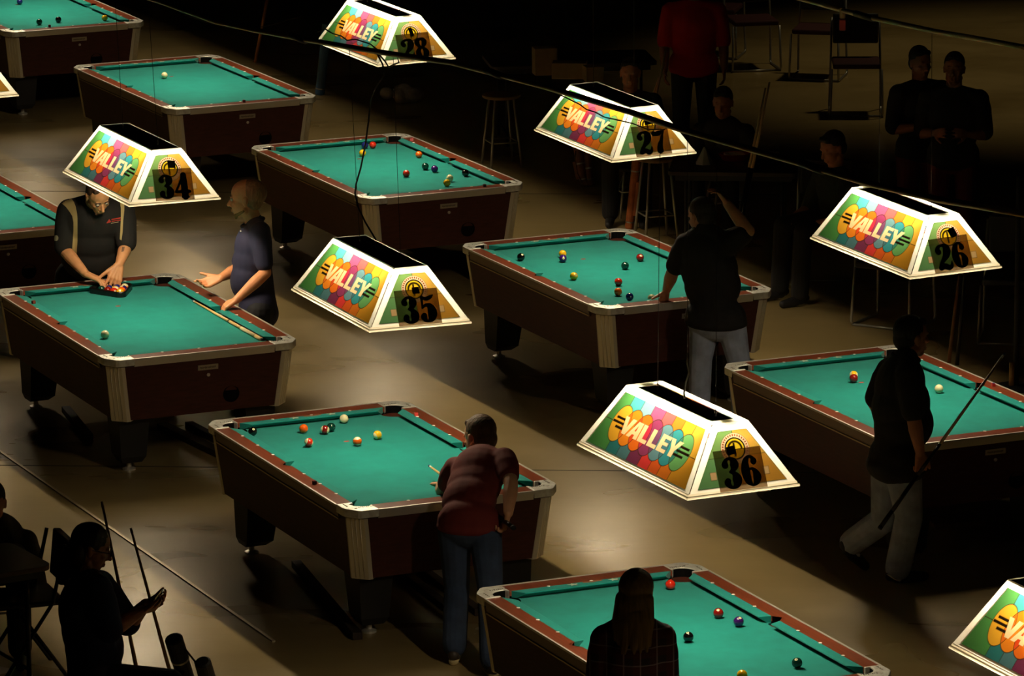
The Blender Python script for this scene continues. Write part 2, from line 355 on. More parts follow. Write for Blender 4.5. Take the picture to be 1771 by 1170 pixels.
# ------------------------------------------------------------------ hanging lamps
Lb, Wb, Lt, Wt, HT = 1.317, .66, 1.006, .211, .345
def ell(X, Y, cx, cy, rx, ry): return ((X-cx)/rx)**2 + ((Y-cy)/ry)**2
def inpoly(X, Y, P):
    r = np.zeros(X.shape, bool); n = len(P)
    for i in range(n):
        (x1, y1), (x2, y2) = P[i], P[(i+1) % n]
        if y1 == y2: continue
        c = ((y1 > Y) != (y2 > Y)) & (X < (x2-x1)*(Y-y1)/(y2-y1)+x1); r ^= c
    return r
def lin(c): return np.array(s2l(c))
def art_side(X, Y):
    S = X.shape; col = np.zeros(S+(3,)); col[:] = lin((88, 162, 84))
    bx = [-.363, -.238, -.117, .015, .132, .243, .365]
    top = [(78, 178, 178), (132, 178, 182), (186, 84, 126), (236, 96, 96), (240, 126, 44), (244, 172, 50)]
    bot = [(52, 128, 128), (84, 130, 136), (128, 56, 88), (228, 66, 62), (226, 98, 42), (226, 124, 40)]
    for k in range(6):
        s = (X > bx[k]) & (X <= bx[k+1]); col[s & (Y > .211)] = lin(top[k]); col[s & (Y <= .211)] = lin(bot[k])
    col[(X > bx[6]) & (Y > .211)] = lin((246, 188, 66)); col[(X > bx[6]) & (Y <= .211)] = lin((226, 160, 48))
    line = np.zeros(S, bool)
    for b in bx: line |= np.abs(X-b) < .0022
    line |= (np.abs(Y-.211) < .002) & (np.abs(X) > .4)
    cs = [-.36+.12*k for k in range(7)]; base = [(246, 182, 52), (242, 140, 36), (240, 116, 34), (150, 62, 104), (104, 150, 158), (58, 150, 156), (110, 176, 104)]
    ov = [(238, 116, 30), (232, 82, 36), (206, 56, 76), (124, 76, 112), (74, 128, 140), (58, 136, 118)]
    e = [ell(X, Y, c, .211, .091, .107) for c in cs]; any_ = np.zeros(S, bool)
    for k in range(7): any_ |= e[k] < 1
    for k in range(7): col[e[k] < 1] = lin(base[k])
    for k in range(6): col[(e[k] < 1) & (e[k+1] < 1)] = lin(ov[k])
    line &= ~any_
    for k in range(7): line |= np.abs(np.sqrt(e[k])-1) < .022
    col[line] = lin((70, 52, 28))
    blk = lin((40, 28, 16))
    for s in (1, -1):
        for x0, x1, y in ((.325, .424, .239), (.304, .446, .2135), (.288, .396, .188)):
            sl = .012
            xx = X*s + 0*(Y-y); col[(xx > x0) & (xx < x1) & (np.abs(Y*1-y) < .0075)] = blk
    y0, y1 = .166, .262; G = []
    def P(*p): G.append([(a, y0+(y1-y0)*b) for a, b in p])
    P((-.338, 1), (-.297, 1), (-.28, .42), (-.254, 1), (-.212, 1), (-.264, 0), (-.302, 0))
    P((-.247, 0), (-.207, 0), (-.193, .22), (-.168, .22), (-.168, 0), (-.128, 0), (-.128, 1), (-.183, 1))
    P((-.118, 1), (-.076, 1), (-.076, .22), (-.02, .22), (-.02, 0), (-.118, 0))                        # L
    P((-.006, 1), (.036, 1), (.036, .22), (.092, .22), (.092, 0), (-.006, 0))                          # L
    P((.106, 1), (.204, 1), (.204, .8), (.148, .8), (.148, .6), (.196, .6), (.196, .41), (.148, .41), (.148, .2), (.204, .2), (.204, 0), (.106, 0))  # E
    P((.206, 1), (.25, 1), (.268, .62), (.294, 1), (.34, 1), (.286, .38), (.286, 0), (.243, 0), (.243, .38))   # Y
    hole = inpoly(X, Y, [(-.187, y0+(y1-y0)*.42), (-.168, y0+(y1-y0)*.42), (-.168, y0+(y1-y0)*.8)])
    for g in G: col[inpoly(X, Y, g) & ~hole] = lin((255, 226, 170))
    return col
def art_end(X, Y):
    S = X.shape; col = np.zeros(S+(3,)); L_ = X < 0
    col[L_] = lin((140, 190, 110)); col[~L_] = lin((246, 192, 84))
    col[L_ & (Y < .2)] = lin((122, 184, 118)); col[(~L_) & (Y < .2)] = lin((236, 172, 66))
    line = (np.abs(X) < .0016) | (np.abs(Y-.2) < .0016)
    col[line] = lin((84, 74, 40))
    for s in (1, -1):
        xx = X*s; r = (xx > .134) & (xx < .172) & (Y > .087) & (Y < .13); i = (xx > .136) & (xx < .17) & (Y > .089) & (Y < .128)
        col[r] = lin((84, 74, 40)); col[i] = lin((250, 206, 150))
    rr = np.hypot(X, Y-.24); a = np.degrees(np.arctan2(Y-.24, X)) % 360
    col[rr < .084] = lin((84, 74, 50)); col[rr < .082] = lin((250, 224, 184))
    tick = (rr > .066) & (rr < .077) & ((a % 11) < 6) & (Y > .20); col[tick] = lin((170, 70, 44))
    col[rr < .060] = lin((38, 30, 14)); col[rr < .052] = lin((250, 214, 44))
    d = np.abs(rr-.038) < .006; col[d & (Y > .235)] = lin((60, 46, 16))
    col[(np.abs(X+.004) < .006) & (np.abs(Y-.235) < .036)] = lin((60, 46, 16))
    return col
def art_mesh(name, fn, bl, tl, y0, y1, nx, ny):
    s = (np.arange(nx*3)+.5)/(nx*3); r = (np.arange(ny*3)+.5)/(ny*3)
    Sg, Rg = np.meshgrid(s, r); Y = y0+(y1-y0)*Rg; hw = bl+(tl-bl)*Rg; X = (2*Sg-1)*hw
    c = fn(X, Y).reshape(ny, 3, nx, 3, 3).mean((1, 3))
    sv = np.linspace(0, 1, nx); rv = np.linspace(0, 1, ny); S2, R2 = np.meshgrid(sv, rv)
    V = np.stack([(2*S2-1)*(bl+(tl-bl)*R2), y0+(y1-y0)*R2, np.zeros_like(S2)], -1).reshape(-1, 3)
    idx = np.arange(nx*ny).reshape(ny, nx)
    Fc = np.stack([idx[:-1, :-1], idx[:-1, 1:], idx[1:, 1:], idx[1:, :-1]], -1).reshape(-1, 4)
    me = bpy.data.meshes.new(name); me.vertices.add(len(V)); me.vertices.foreach_set('co', V.ravel())
    me.loops.add(Fc.size); me.loops.foreach_set('vertex_index', Fc.ravel().astype(np.int32))
    me.polygons.add(len(Fc)); me.polygons.foreach_set('loop_start', np.arange(0, Fc.size, 4, dtype=np.int32))
    me.update(calc_edges=True)
    at = me.color_attributes.new('print', 'FLOAT_COLOR', 'POINT')
    at.data.foreach_set('color', np.concatenate([c.reshape(-1, 3), np.ones((nx*ny, 1))], 1).ravel())
    return me
def glow_mat(name, rgb=None, tr=.6, df=.25):
    ma = bpy.data.materials.new(name); ma.use_nodes = True; nt = ma.node_tree; N = nt.nodes; L = nt.links
    N.remove(N['Principled BSDF']); out = N['Material Output']
    t = N.new('ShaderNodeBsdfTranslucent'); d = N.new('ShaderNodeBsdfDiffuse'); g = N.new('ShaderNodeBsdfGlossy'); g.inputs['Roughness'].default_value = .25
    a = N.new('ShaderNodeMixShader'); a.inputs[0].default_value = df; L.new(t.outputs[0], a.inputs[1]); L.new(d.outputs[0], a.inputs[2])
    b = N.new('ShaderNodeMixShader'); b.inputs[0].default_value = .03; L.new(a.outputs[0], b.inputs[1]); L.new(g.outputs[0], b.inputs[2])
    L.new(b.outputs[0], out.inputs[0])
    if rgb is None:
        at = N.new('ShaderNodeAttribute'); at.attribute_name = 'print'
        mx = N.new('ShaderNodeMix'); mx.data_type = 'RGBA'; mx.blend_type = 'MULTIPLY'; mx.inputs[0].default_value = 1
        L.new(at.outputs['Color'], mx.inputs[6]); mx.inputs[7].default_value = (tr, tr, tr, 1)
        L.new(mx.outputs[2], t.inputs[0]); L.new(at.outputs['Color'], d.inputs[0])
    else:
        c = s2l(rgb); t.inputs[0].default_value = tuple(v*tr for v in c)+(1,); d.inputs[0].default_value = c+(1,)
    return ma
SLS = math.hypot((Wb-Wt)/2, HT); SLE = math.hypot((Lb-Lt)/2, HT)
side_me = art_mesh('art_panel', art_side, .588, .471, .046, .377, 380, 130)
end_me = art_mesh('end_art', art_end, .262, .084, .047, .339, 190, 120)
GA = glow_mat('stained_print', tr=.17); GW = glow_mat('opal_acrylic', (255, 250, 236), .66); GR = glow_mat('opal_rim', (250, 240, 215), .55)
side_me.materials.append(GA); end_me.materials.append(GA)
ink = mat('black_print', (14, 12, 10), .6)
sheetm = bpy.data.materials.new('smoky_film'); sheetm.use_nodes = True
_n = sheetm.node_tree.nodes; _l = sheetm.node_tree.links
_t = _n.new('ShaderNodeBsdfTransparent'); _t.inputs[0].default_value = (.5, .42, .33, 1)
_d = _n.new('ShaderNodeBsdfDiffuse'); _d.inputs[0].default_value = (.03, .027, .02, 1)
_m = _n.new('ShaderNodeMixShader'); _m.inputs[0].default_value = .12
_l.new(_t.outputs[0], _m.inputs[1]); _l.new(_d.outputs[0], _m.inputs[2]); _l.new(_m.outputs[0], _n['Material Output'].inputs[0])
reflm = mat('lamp_top_black', (24, 22, 19), .6)
tubem = bpy.data.materials.new('fluorescent_glow'); tubem.use_nodes = True
_b = tubem.node_tree.nodes['Principled BSDF']; _b.inputs['Emission Color'].default_value = (1, .83, .57, 1); _b.inputs['Emission Strength'].default_value = TUBE
steel = mat('steel_hook', (190, 186, 176), .3, .9)
def Mside(s):   # panel plane frame -> lamp coords, long side s=-1/+1
    y = Vector((0, -s*(Wb-Wt)/2/SLS, HT/SLS)); x = Vector((-s, 0, 0)); z = x.cross(y)
    m = Matrix((x, y, z)).transposed().to_4x4(); m.translation = (0, s*Wb/2, 0); return m
def Mend(s):
    y = Vector((-s*(Lb-Lt)/2/SLE, 0, HT/SLE)); x = Vector((0, s, 0)); z = x.cross(y)
    m = Matrix((x, y, z)).transposed().to_4x4(); m.translation = (s*Lb/2, 0, 0); return m
def strips(bm, outer, inner, z, lip):
    o = [bm.verts.new((x, y, z)) for x, y in outer]; i = [bm.verts.new((x, y, z)) for x, y in inner]; l = [bm.verts.new((x, y, z-lip)) for x, y in inner]
    for k in range(4):
        j = (k+1) % 4; bm.faces.new((o[k], o[j], i[j], i[k])); bm.faces.new((i[k], i[j], l[j], l[k]))
# digit strokes: (x, y, half width) in a 0..1 x 0..1 cell
DIG = {
 '2': [[(.26, .74, .13), (.2, .8, .12), (.3, .93, .08), (.5, .98, .06), (.68, .92, .14), (.74, .76, .19), (.66, .58, .16), (.45, .4, .1), (.28, .24, .09), (.22, .12, .1)], [(.22, .1, .12), (.45, .16, .12), (.66, .08, .13), (.84, .12, .09), (.9, .3, .03)]],
 '3': [[(.27, .78, .13), (.25, .82, .12), (.36, .95, .07), (.52, .98, .06), (.66, .9, .14), (.7, .76, .18), (.6, .6, .1), (.45, .54, .05)], [(.45, .54, .05), (.62, .48, .1), (.72, .3, .19), (.66, .12, .15), (.5, .03, .06), (.34, .06, .08), (.24, .18, .13), (.27, .24, .12)]],
 '4': [[(.64, .98, .14), (.64, .5, .16), (.64, .05, .16)], [(.6, .96, .05), (.36, .6, .05), (.14, .32, .05)], [(.12, .27, .07), (.5, .27, .07), (.92, .27, .07)], [(.45, .03, .04), (.85, .03, .04)]],
 '5': [[(.28, .94, .07), (.5, .88, .08), (.72, .94, .08), (.86, 1.0, .03)], [(.27, .94, .06), (.26, .74, .05), (.24, .55, .05)], [(.25, .56, .05), (.45, .64, .07), (.64, .56, .15), (.73, .34, .2), (.64, .12, .15), (.48, .03, .06), (.34, .06, .08), (.25, .18, .13), (.28, .24, .12)]],
 '6': [[(.7, .8, .12), (.72, .84, .1), (.62, .95, .06), (.48, .97, .06), (.32, .82, .12), (.25, .5, .17), (.3, .2, .14), (.44, .04, .06), (.52, .02, .05), (.68, .12, .12), (.75, .3, .16), (.68, .48, .1), (.52, .57, .05), (.38, .5, .06)]],
 '7': [[(.16, .96, .03), (.18, .8, .04)], [(.2, .88, .1), (.45, .86, .11), (.7, .93, .08), (.86, .96, .04)], [(.84, .94, .04), (.66, .6, .08), (.5, .32, .14), (.46, .12, .17)]],
 '8': [[(.5, .98, .06), (.7, .9, .13), (.74, .76, .14), (.62, .6, .09), (.5, .54, .07), (.34, .46, .1), (.24, .28, .16), (.32, .1, .13), (.5, .02, .07), (.68, .1, .13), (.77, .28, .16), (.66, .46, .1), (.5, .54, .07), (.36, .62, .09), (.26, .76, .14), (.32, .9, .12), (.5, .98, .06)]],
 '9': [[(.3, .2, .12), (.28, .16, .1), (.38, .05, .06), (.52, .03, .06), (.68, .18, .12), (.75, .5, .17), (.7, .8, .14), (.56, .96, .06), (.48, .98, .05), (.32, .88, .12), (.25, .7, .16), (.32, .52, .1), (.48, .43, .05), (.62, .5, .06)]],
 '0': [[(.5, .98, .07), (.28, .85, .14), (.22, .5, .17), (.28, .15, .14), (.5, .02, .07), (.72, .15, .14), (.78, .5, .17), (.72, .85, .14), (.5, .98, .07)]]}
def digit(bm, ch, x0, x1, y0, y1, z, th):
    for k, st in enumerate(DIG[ch]):
        P = []                                      # Catmull-Rom resample, then overlapping discs and quads
        for i in range(len(st)-1):
            a, b, c, d = (np.array(st[max(i-1, 0)]), np.array(st[i]), np.array(st[i+1]), np.array(st[min(i+2, len(st)-1)]))
            for t in np.linspace(0, 1, 5, endpoint=False):
                P.append(.5*((2*b)+(-a+c)*t+(2*a-5*b+4*c-d)*t*t+(-a+3*b-3*c+d)*t**3))
        P.append(np.array(st[-1])); P = [(x0+(x1-x0)*p[0], y0+(y1-y0)*p[1], max(.04*(x1-x0), p[2]*1.25*(x1-x0))) for p in P]
        L_, R_ = [], []
        for i in range(len(P)):
            a, b = P[max(i-1, 0)], P[min(i+1, len(P)-1)]; d = Vector((b[0]-a[0], b[1]-a[1])).normalized(); n = Vector((-d.y, d.x))*P[i][2]
            L_.append((P[i][0]+n.x, P[i][1]+n.y)); R_.append((P[i][0]-n.x, P[i][1]-n.y))
        for i in range(len(P)-1):
            q = [L_[i], R_[i], R_[i+1], L_[i+1]]
            f = [bm.verts.new((x, y, z+th)) for x, y in q]; bm.faces.new(f)
        for p in (P[0], P[-1]):
            bm.faces.new([bm.verts.new((p[0]+p[2]*math.cos(2*math.pi*j/14), p[1]+p[2]*math.sin(2*math.pi*j/14), z+th)) for j in range(14)])
def make_lamp():
    l = thing('billiard_lamp', '', 'hanging lamp')
    for s in (-1, 1):
        bm = BM(); hb, ht = Lb/2, Lt/2; k = .03/SLS
        strips(bm, [(-hb+(hb-ht)*k, .03), (hb-(hb-ht)*k, .03), (ht, SLS), (-ht, SLS)], [(-.588, .046), (.588, .046), (.471, .377), (-.471, .377)], .004, .004)
        bmesh.ops.transform(bm, matrix=Mside(s), verts=bm.verts); fr = obj('side_frame', bm, GW, l)
        o = bpy.data.objects.new('art_panel', side_me); C.objects.link(o); o.parent = fr; o.matrix_local = Mside(s)
        bm = BM(); hb, ht = Wb/2, Wt/2; k = .03/SLE
        strips(bm, [(-hb+(hb-ht)*k, .03), (hb-(hb-ht)*k, .03), (ht, SLE), (-ht, SLE)], [(-.262, .047), (.262, .047), (.084, .339), (-.084, .339)], .004, .004)
        bmesh.ops.transform(bm, matrix=Mend(s), verts=bm.verts); fr = obj('end_frame', bm, GW, l)
        o = bpy.data.objects.new('end_art', end_me); C.objects.link(o); o.parent = fr; o.matrix_local = Mend(s)
    # stepped bottom rim
    bm = BM(); prev = None
    for hx, hy, z in ((.634, .305, .004), (.6585, .33, .0), (.6605, .332, .005), (.6585, .330, .014), (.6515, .323, .017), (.6475, .319, .0295)):
        r = [bm.verts.new((x, y, z)) for x, y in ((-hx, -hy), (hx, -hy), (hx, hy), (-hx, hy))]
        if prev:
            for k in range(4): bm.faces.new((prev[k], prev[(k+1) % 4], r[(k+1) % 4], r[k]))
        prev = r
    obj('bottom_rim', bm, GR, l)
    bm = BM(); box(bm, -.47, .47, -.02, .02, .285, .30); obj('tube_holder', bm, reflm, l)
    bm = BM(); tube(bm, [(-.46, 0, .262), (.46, 0, .262)], .019, 10); obj('fluorescent_tube', bm, tubem, l, smooth=True)
    for u in (-.34, .34):
        bm = BM()
        lathe(bm, [(.006, .345), (.006, .352)], Matrix.Translation((u, 0, 0)), 8)
        tube(bm, [(u+.012*math.sin(t), 0, .366-.013*math.cos(t)) for t in np.linspace(0, 2*math.pi, 11)], .0022, 6); obj('hook', bm, steel, l)
    return l
def lamp_top(l, mg):
    a, b = Lt/2, Wt/2; z = HT
    bm = BM(); strips(bm, [(-a-.002, -b-.002), (a+.002, -b-.002), (a+.002, b+.002), (-a-.002, b+.002)], [(-a+mg[0], -b+mg[1]), (a-mg[0], -b+mg[1]), (a-mg[0], b-mg[2]), (-a+mg[0], b-mg[2])], z+.002, .002)
    o = obj('top_frame', bm, GW, l)
    bm = BM(); box(bm, -a+mg[0]+.001, a-mg[0]-.001, -b+mg[1]+.001, b-mg[2]-.001, z-.012, z); obj('top_cover', bm, reflm, l)
def lamp_number(l, num, tilt=0, sticker=None, dx=0):
    M = Mend(1) @ Matrix.Translation((dx, 0, .012)) @ Matrix.Rotation(R(tilt), 4, 'Z')
    bm = BM(); box(bm, -.139, .139, .018, .237, 0, .0012); bmesh.ops.transform(bm, matrix=M, verts=bm.verts); sh = obj('number_sheet', bm, sheetm, l); sh['label'] = 'smoky translucent sheet printed with black number '+num
    for ch, x0, x1 in ((num[0], -.115, .005), (num[1], -.002, .12)):
        bm = BM(); digit(bm, ch, x0, x1, .032, .192, .0014, .0006); bmesh.ops.transform(bm, matrix=M, verts=bm.verts); obj('digit', bm, ink, sh)
    if sticker:
        x, y, w_, h_, a = sticker; bm = BM(); box(bm, -w_/2, w_/2, -h_/2, h_/2, .0, .001)
        bmesh.ops.transform(bm, matrix=Mend(1) @ Matrix.Translation((x, y, .008)) @ Matrix.Rotation(R(a), 4, 'Z'), verts=bm.verts); obj('black_tape', bm, ink, l)
L0 = make_lamp()
# number: u, v offset from the table centre, height of the rim above rail, yaw, tilt along u, tilt along v
LSP = {'35': (-.022, .036, .92, 1.0, .1, -.6), '36': (.045, .03, .929, -1.0, 0, .1), '26': (.08, -.016, .939, -.7, -.6, .8), '27': (.016, 0, .92, 0, -.4, .9),
       '34': (.011, .003, .915, -.6, -.3, -.6), '28': (-.03, .03, .916, .6, .3, 1.2), '29': (0, 0, .92, 0, 0, 0), '30': (0, 0, .92, 0, 0, 0), '33': (0, 0, .92, 0, 0, 0), '37': (0, 0, .92, 0, 0, 0)}
TAB['37'] = (2.6, 22.2, .2)
MG = {'36': (.07, .035, .05), '26': (.05, .02, .045), '28': (.05, .03, .045)}
NUMX = {'35': (0, (.004, .231, .046, .040, 2), 0), '36': (0, (-.03, .232, .05, .045, 8), 0), '26': (1.5, (.03, .262, .05, .06, 20), -.01), '27': (0, (0.0, .262, .05, .04, 5), 0),
        '34': (-2, (.015, .268, .055, .05, -4), 0), '28': (0, (.0, .25, .03, .075, 12), 0), '29': (0, None, 0), '30': (0, None, 0), '33': (0, None, 0), '37': (0, None, 0)}
LLAB = {'35': 'lit stained-glass style hanging lamp with number 35, in the middle of the picture', '36': 'lit stained-glass style hanging lamp with number 36, the largest one',
        '26': 'lit stained-glass style hanging lamp with number 26 at the right', '27': 'lit stained-glass style hanging lamp with number 27 behind the pipe',
        '34': 'lit stained-glass style hanging lamp with number 34 above the racking man', '28': 'lit stained-glass style hanging lamp at the top edge behind the pipe',
        '29': 'lit hanging lamp just above the picture over the table with one cue ball', '30': 'lit hanging lamp above the table in the top left corner',
        '33': 'lit hanging lamp whose corner shows at the left edge', '37': 'lit hanging lamp cut off at the bottom right corner'}
LAMPS = {}
lamps = [L0] + [copy_tree(L0) for _ in range(len(LSP)-1)]
for l, (k, (du, dv, z, dy, tu, tv)) in zip(lamps, LSP.items()):
    a = R(YAW+TAB[k][2]*0+dy); p = tpos(k, du, dv, ZT+z)
    U = Vector((math.cos(a), -math.sin(a), R(tu))); V = Vector((math.sin(a), math.cos(a), R(tv))); N_ = Vector((-(R(tu)*U.x+R(tv)*V.x), -(R(tu)*U.y+R(tv)*V.y), 1))
    U.normalize(); N_.normalize(); V = N_.cross(U)
    m = Matrix((U, V, N_)).transposed().to_4x4(); m.translation = p; l.matrix_world = m
    lamp_top(l, MG.get(k, (.006, .004, .006))); lamp_number(l, k, NUMX[k][0], NUMX[k][1], NUMX[k][2])
    tag(l, LLAB[k], 'hanging lamp', 'printed lamps hanging over the pool tables'); LAMPS[k] = (l, m)

# ------------------------------------------------------------------ balls
BR = .0286
BCOL = {'white': (236, 226, 178), 'yellow': (244, 184, 28), 'blue': (28, 34, 110), 'red': (214, 42, 20), 'purple': (62, 24, 104), 'orange': (240, 100, 22),
        'green': (16, 62, 52), 'maroon': (134, 24, 18), 'black': (12, 12, 13)}
def ball_material(col, stripe):
    k = 'ball_%s%s' % (col, '_stripe' if stripe else '')
    if k in MATS: return MATS[k]
    ma = bpy.data.materials.new(k); ma.use_nodes = True; nt = ma.node_tree; N = nt.nodes; L = nt.links; b = N['Principled BSDF']
    b.inputs['Roughness'].default_value = .12; b.inputs['Coat Weight'].default_value = .6; b.inputs['Coat Roughness'].default_value = .05
    tc = N.new('ShaderNodeTexCoord'); se = N.new('ShaderNodeSeparateXYZ'); L.new(tc.outputs['Object'], se.inputs[0])
    cc = s2l(BCOL[col]) + (1,); wh = s2l(BCOL['white']) + (1,)
    if stripe:
        ab = N.new('ShaderNodeMath'); ab.operation = 'ABSOLUTE'; L.new(se.outputs['Z'], ab.inputs[0])
        gt = N.new('ShaderNodeMath'); gt.operation = 'GREATER_THAN'; L.new(ab.outputs[0], gt.inputs[0]); gt.inputs[1].default_value = .0155
        mx = N.new('ShaderNodeMix'); mx.data_type = 'RGBA'; L.new(gt.outputs[0], mx.inputs[0]); mx.inputs[6].default_value = cc; mx.inputs[7].default_value = wh
        L.new(mx.outputs[2], b.inputs['Base Color'])
    else: b.inputs['Base Color'].default_value = cc
    MATS[k] = ma; return ma
def cap_disc(bm, r, R_, n=14, axis=Vector((1, 0, 0))):
    """small spherical cap lying on the ball surface around +X"""
    vs = [bm.verts.new((R_, 0, 0))]; rings = []
    for a in (r*.5, r):
        t = a/R_; rings.append([bm.verts.new((R_*math.cos(t), R_*math.sin(t)*math.cos(2*math.pi*k/n), R_*math.sin(t)*math.sin(2*math.pi*k/n))) for k in range(n)])
    for k in range(n):
        bm.faces.new((vs[0], rings[0][k], rings[0][(k+1) % n])); bm.faces.new((rings[0][k], rings[1][k], rings[1][(k+1) % n], rings[0][(k+1) % n]))
BALL = {}
def ball(t, px, py, col, label, stripe=False, num=None, spin=(0, 0, 0), pos=None):
    key = (col, stripe, num)
    if key not in BALL:
        bm = BM(); bmesh.ops.create_uvsphere(bm, u_segments=28, v_segments=18, radius=BR); o = obj('pool_ball', bm, ball_material(col, stripe), smooth=True)
        if num:
            bm = BM(); cap_disc(bm, .0085, BR+.0002); sp = obj('number_spot', bm, mat('ball_white', BCOL['white'], .15), o, smooth=True)
            bm = BM()
            w_ = .0046 if len(num) == 1 else .0042
            for i, ch in enumerate(num):
                x0 = -w_*len(num)/2 + i*w_
                if ch == '1':
                    q = [(x0+w_*.35, -.004), (x0+w_*.65, -.004), (x0+w_*.65, .004), (x0+w_*.35, .004)]; bm.faces.new([bm.verts.new((BR+.0006, x, y)) for x, y in q])
                else:
                    b2 = BM(); digit(b2, ch, x0, x0+w_, -.004, .004, 0, 0)
                    for f in b2.faces: bm.faces.new([bm.verts.new((BR+.0006, v.co.x, v.co.y)) for v in f.verts])
                    b2.free()
            obj('number', bm, ink, sp)
        BALL[key] = o
    else: o = copy_tree(BALL[key])
    if pos is None: pos = pz(px, py, ZB+BR)
    o.location = (pos[0], pos[1], ZB+BR+.0006)
    # spin: face the number toward the camera by default, then turn
    o.rotation_euler = (R(spin[0]), R(-25+spin[1]), R(-90+spin[2]))
    tag(o, label, 'pool ball', 'pool balls on the tables'); return o
def on(t): return 'on the table under lamp '+t
B = [
 ('35', 437, 747, 'black', 'black pool ball in the mouth of the far left pocket of lamp 35 table', 0, '8', (0, -20, 20)),
 ('35', 525, 742, 'orange', 'plain orange pool ball near the far rail on the lamp 35 table', 0, '5', (0, 90, 40)),
 ('35', 562, 744, 'maroon', 'cream and maroon striped ball touching a dark green ball under lamp 35', 1, None, (80, 20, 0)),
 ('35', 572.5, 739.5, 'green', 'dark green ball half hidden behind a striped ball under lamp 35', 0, '6', (0, 120, 0)),
 ('35', 595, 725, 'white', 'cream cue ball by the far rail of the lamp 35 table', 0, None, (0, 0, 0)),
 ('35', 534, 766, 'red', 'red and cream striped ball left of the foot spot under lamp 35', 1, None, (60, 50, 0)),
 ('35', 618, 764, 'orange', 'orange and cream striped ball right of the foot spot under lamp 35', 1, None, (0, 20, 60)),
 ('35', 653, 753, 'yellow', 'yellow and cream striped ball, rightmost one on the lamp 35 table', 1, None, (110, 0, 20)),
 ('27', 901, 445, 'black', 'black eight ball nearest the far left corner under lamp 27', 0, '8', (0, -25, 35)),
 ('27', 973, 439.5, 'yellow', 'yellow ball behind the purple ball on the lamp 27 table', 0, '1', (0, 100, 0)),
 ('27', 973.5, 447.5, 'purple', 'purple ball in front of the yellow ball on the lamp 27 table', 0, '6', (0, 10, 10)),
 ('27', 992.5, 478, 'yellow', 'lone golden yellow ball left of center on the lamp 27 table', 0, '9', (0, 0, 40)),
 ('27', 1081, 460, 'green', 'dark green ball in the middle of the lamp 27 table', 0, '6', (0, 130, 0)),
 ('27', 1107, 446, 'maroon', 'maroon ball with white number near the far right rail under lamp 27', 0, '9', (0, -15, 20)),
 ('27', 1069.5, 488, 'red', 'bright red ball just behind an orange ball under lamp 27', 0, '3', (0, 100, 0)),
 ('27', 1069, 505, 'orange', 'orange ball just in front of a red ball under lamp 27', 0, '5', (0, 100, 0)),
 ('27', 1089, 514, 'blue', 'near black blue ball closest to the near rail under lamp 27', 0, '2', (0, 120, 0)),
 ('27', 1127, 516.5, 'white', 'cream cue ball against the near rail beside the propped hand', 0, None, (0, 0, 0)),
 ('28', 631, 251.5, 'blue', 'dark blue ball in the shadow of the far rail under lamp 28', 0, '2', (0, 110, 0)),
 ('28', 644.8, 251, 'red', 'red ball against the far rail of the lamp 28 table', 0, '3', (0, 110, 0)),
 ('28', 627, 265, 'yellow', 'yellow ball behind the hanging black cord on the lamp 28 table', 0, '1', (0, 110, 0)),
 ('28', 724.5, 267.5, 'orange', 'orange ball by the right rail of the lamp 28 table', 0, '5', (0, 110, 0)),
 ('28', 735.5, 288, 'green', 'dark green ball left of the purple ball on the lamp 28 table', 0, '6', (0, 110, 0)),
 ('28', 751.5, 292.5, 'purple', 'purple ball right of the green ball on the lamp 28 table', 0, '4', (0, 110, 0)),
 ('28', 702.7, 300.5, 'red', 'red ball in the middle of the lamp 28 table, crossed by a wire', 0, '7', (0, 110, 30)),
 ('28', 778, 308.5, 'white', 'cream cue ball behind the golden ball on the lamp 28 table', 0, None, (0, 0, 0)),
 ('28', 773, 316.5, 'yellow', 'golden ball in front of the cue ball on the lamp 28 table', 0, '1', (0, 60, 90)),
 ('28', 805, 299.5, 'black', 'black ball by the right rail of the lamp 28 table', 0, '8', (0, 120, 0)),
 ('26', 1476.5, 649.5, 'yellow', 'yellow and cream striped ball behind a dark red ball under lamp 26', 1, None, (80, 0, 0)),
 ('26', 1476.5, 655, 'maroon', 'dark red ball in front of a yellow striped ball under lamp 26', 0, '7', (0, 120, 0)),
 ('26', 1624, 673, 'white', 'cream cue ball right of the walking man on the lamp 26 table', 0, None, (0, 0, 0)),
 ('36', 1159.5, 1012, 'red', 'bright red ball by the far right pocket of the bottom table', 0, '3', (0, 110, 0)),
 ('36', 1242.5, 1061.5, 'maroon', 'maroon ball with white spot left of the purple ball, bottom table', 0, '7', (0, -30, -10)),
 ('36', 1277.5, 1076, 'purple', 'purple ball with white spot on the bottom table', 0, '4', (0, -35, 30)),
 ('36', 1190.5, 1102.5, 'black', 'black eight ball in the middle of the bottom table', 0, '8', (0, -45, -30)),
 ('36', 1378.5, 1147.5, 'green', 'dark green ball nearest the right rail of the bottom table', 0, '6', (0, -30, -20)),
 ('36', 1283.5, 1168.5, 'yellow', 'golden yellow ball cut by the bottom edge of the picture', 0, '1', (0, 40, 90)),
 ('34', 181.5, 579, 'white', 'cream cue ball alone in the near left of the lamp 34 table', 0, None, (0, 0, 0)),
 ('29', 284.5, 130.5, 'white', 'cream cue ball alone on the table behind lamp 34', 0, None, (0, 0, 0)),
 ('30', 68, 38, 'green', 'near black ball, left one of the dark pair in the top left corner', 0, '6', (0, 120, 0)),
 ('30', 101, 34, 'black', 'black ball, right one of the dark pair in the top left corner', 0, '8', (0, 120, 0)),
 ('30', 181, 31, 'yellow', 'golden ball by the near right pocket of the top left table', 0, '1', (0, 100, 0)),
 ('30', 34, 3, 'blue', 'dark blue ball cut by the top edge in the top left corner', 0, '2', (0, 100, 0))]
for t, x, y, c, lab, st, nu, sp_ in B: ball(t, x, y, c, lab, bool(st), nu, sp_)

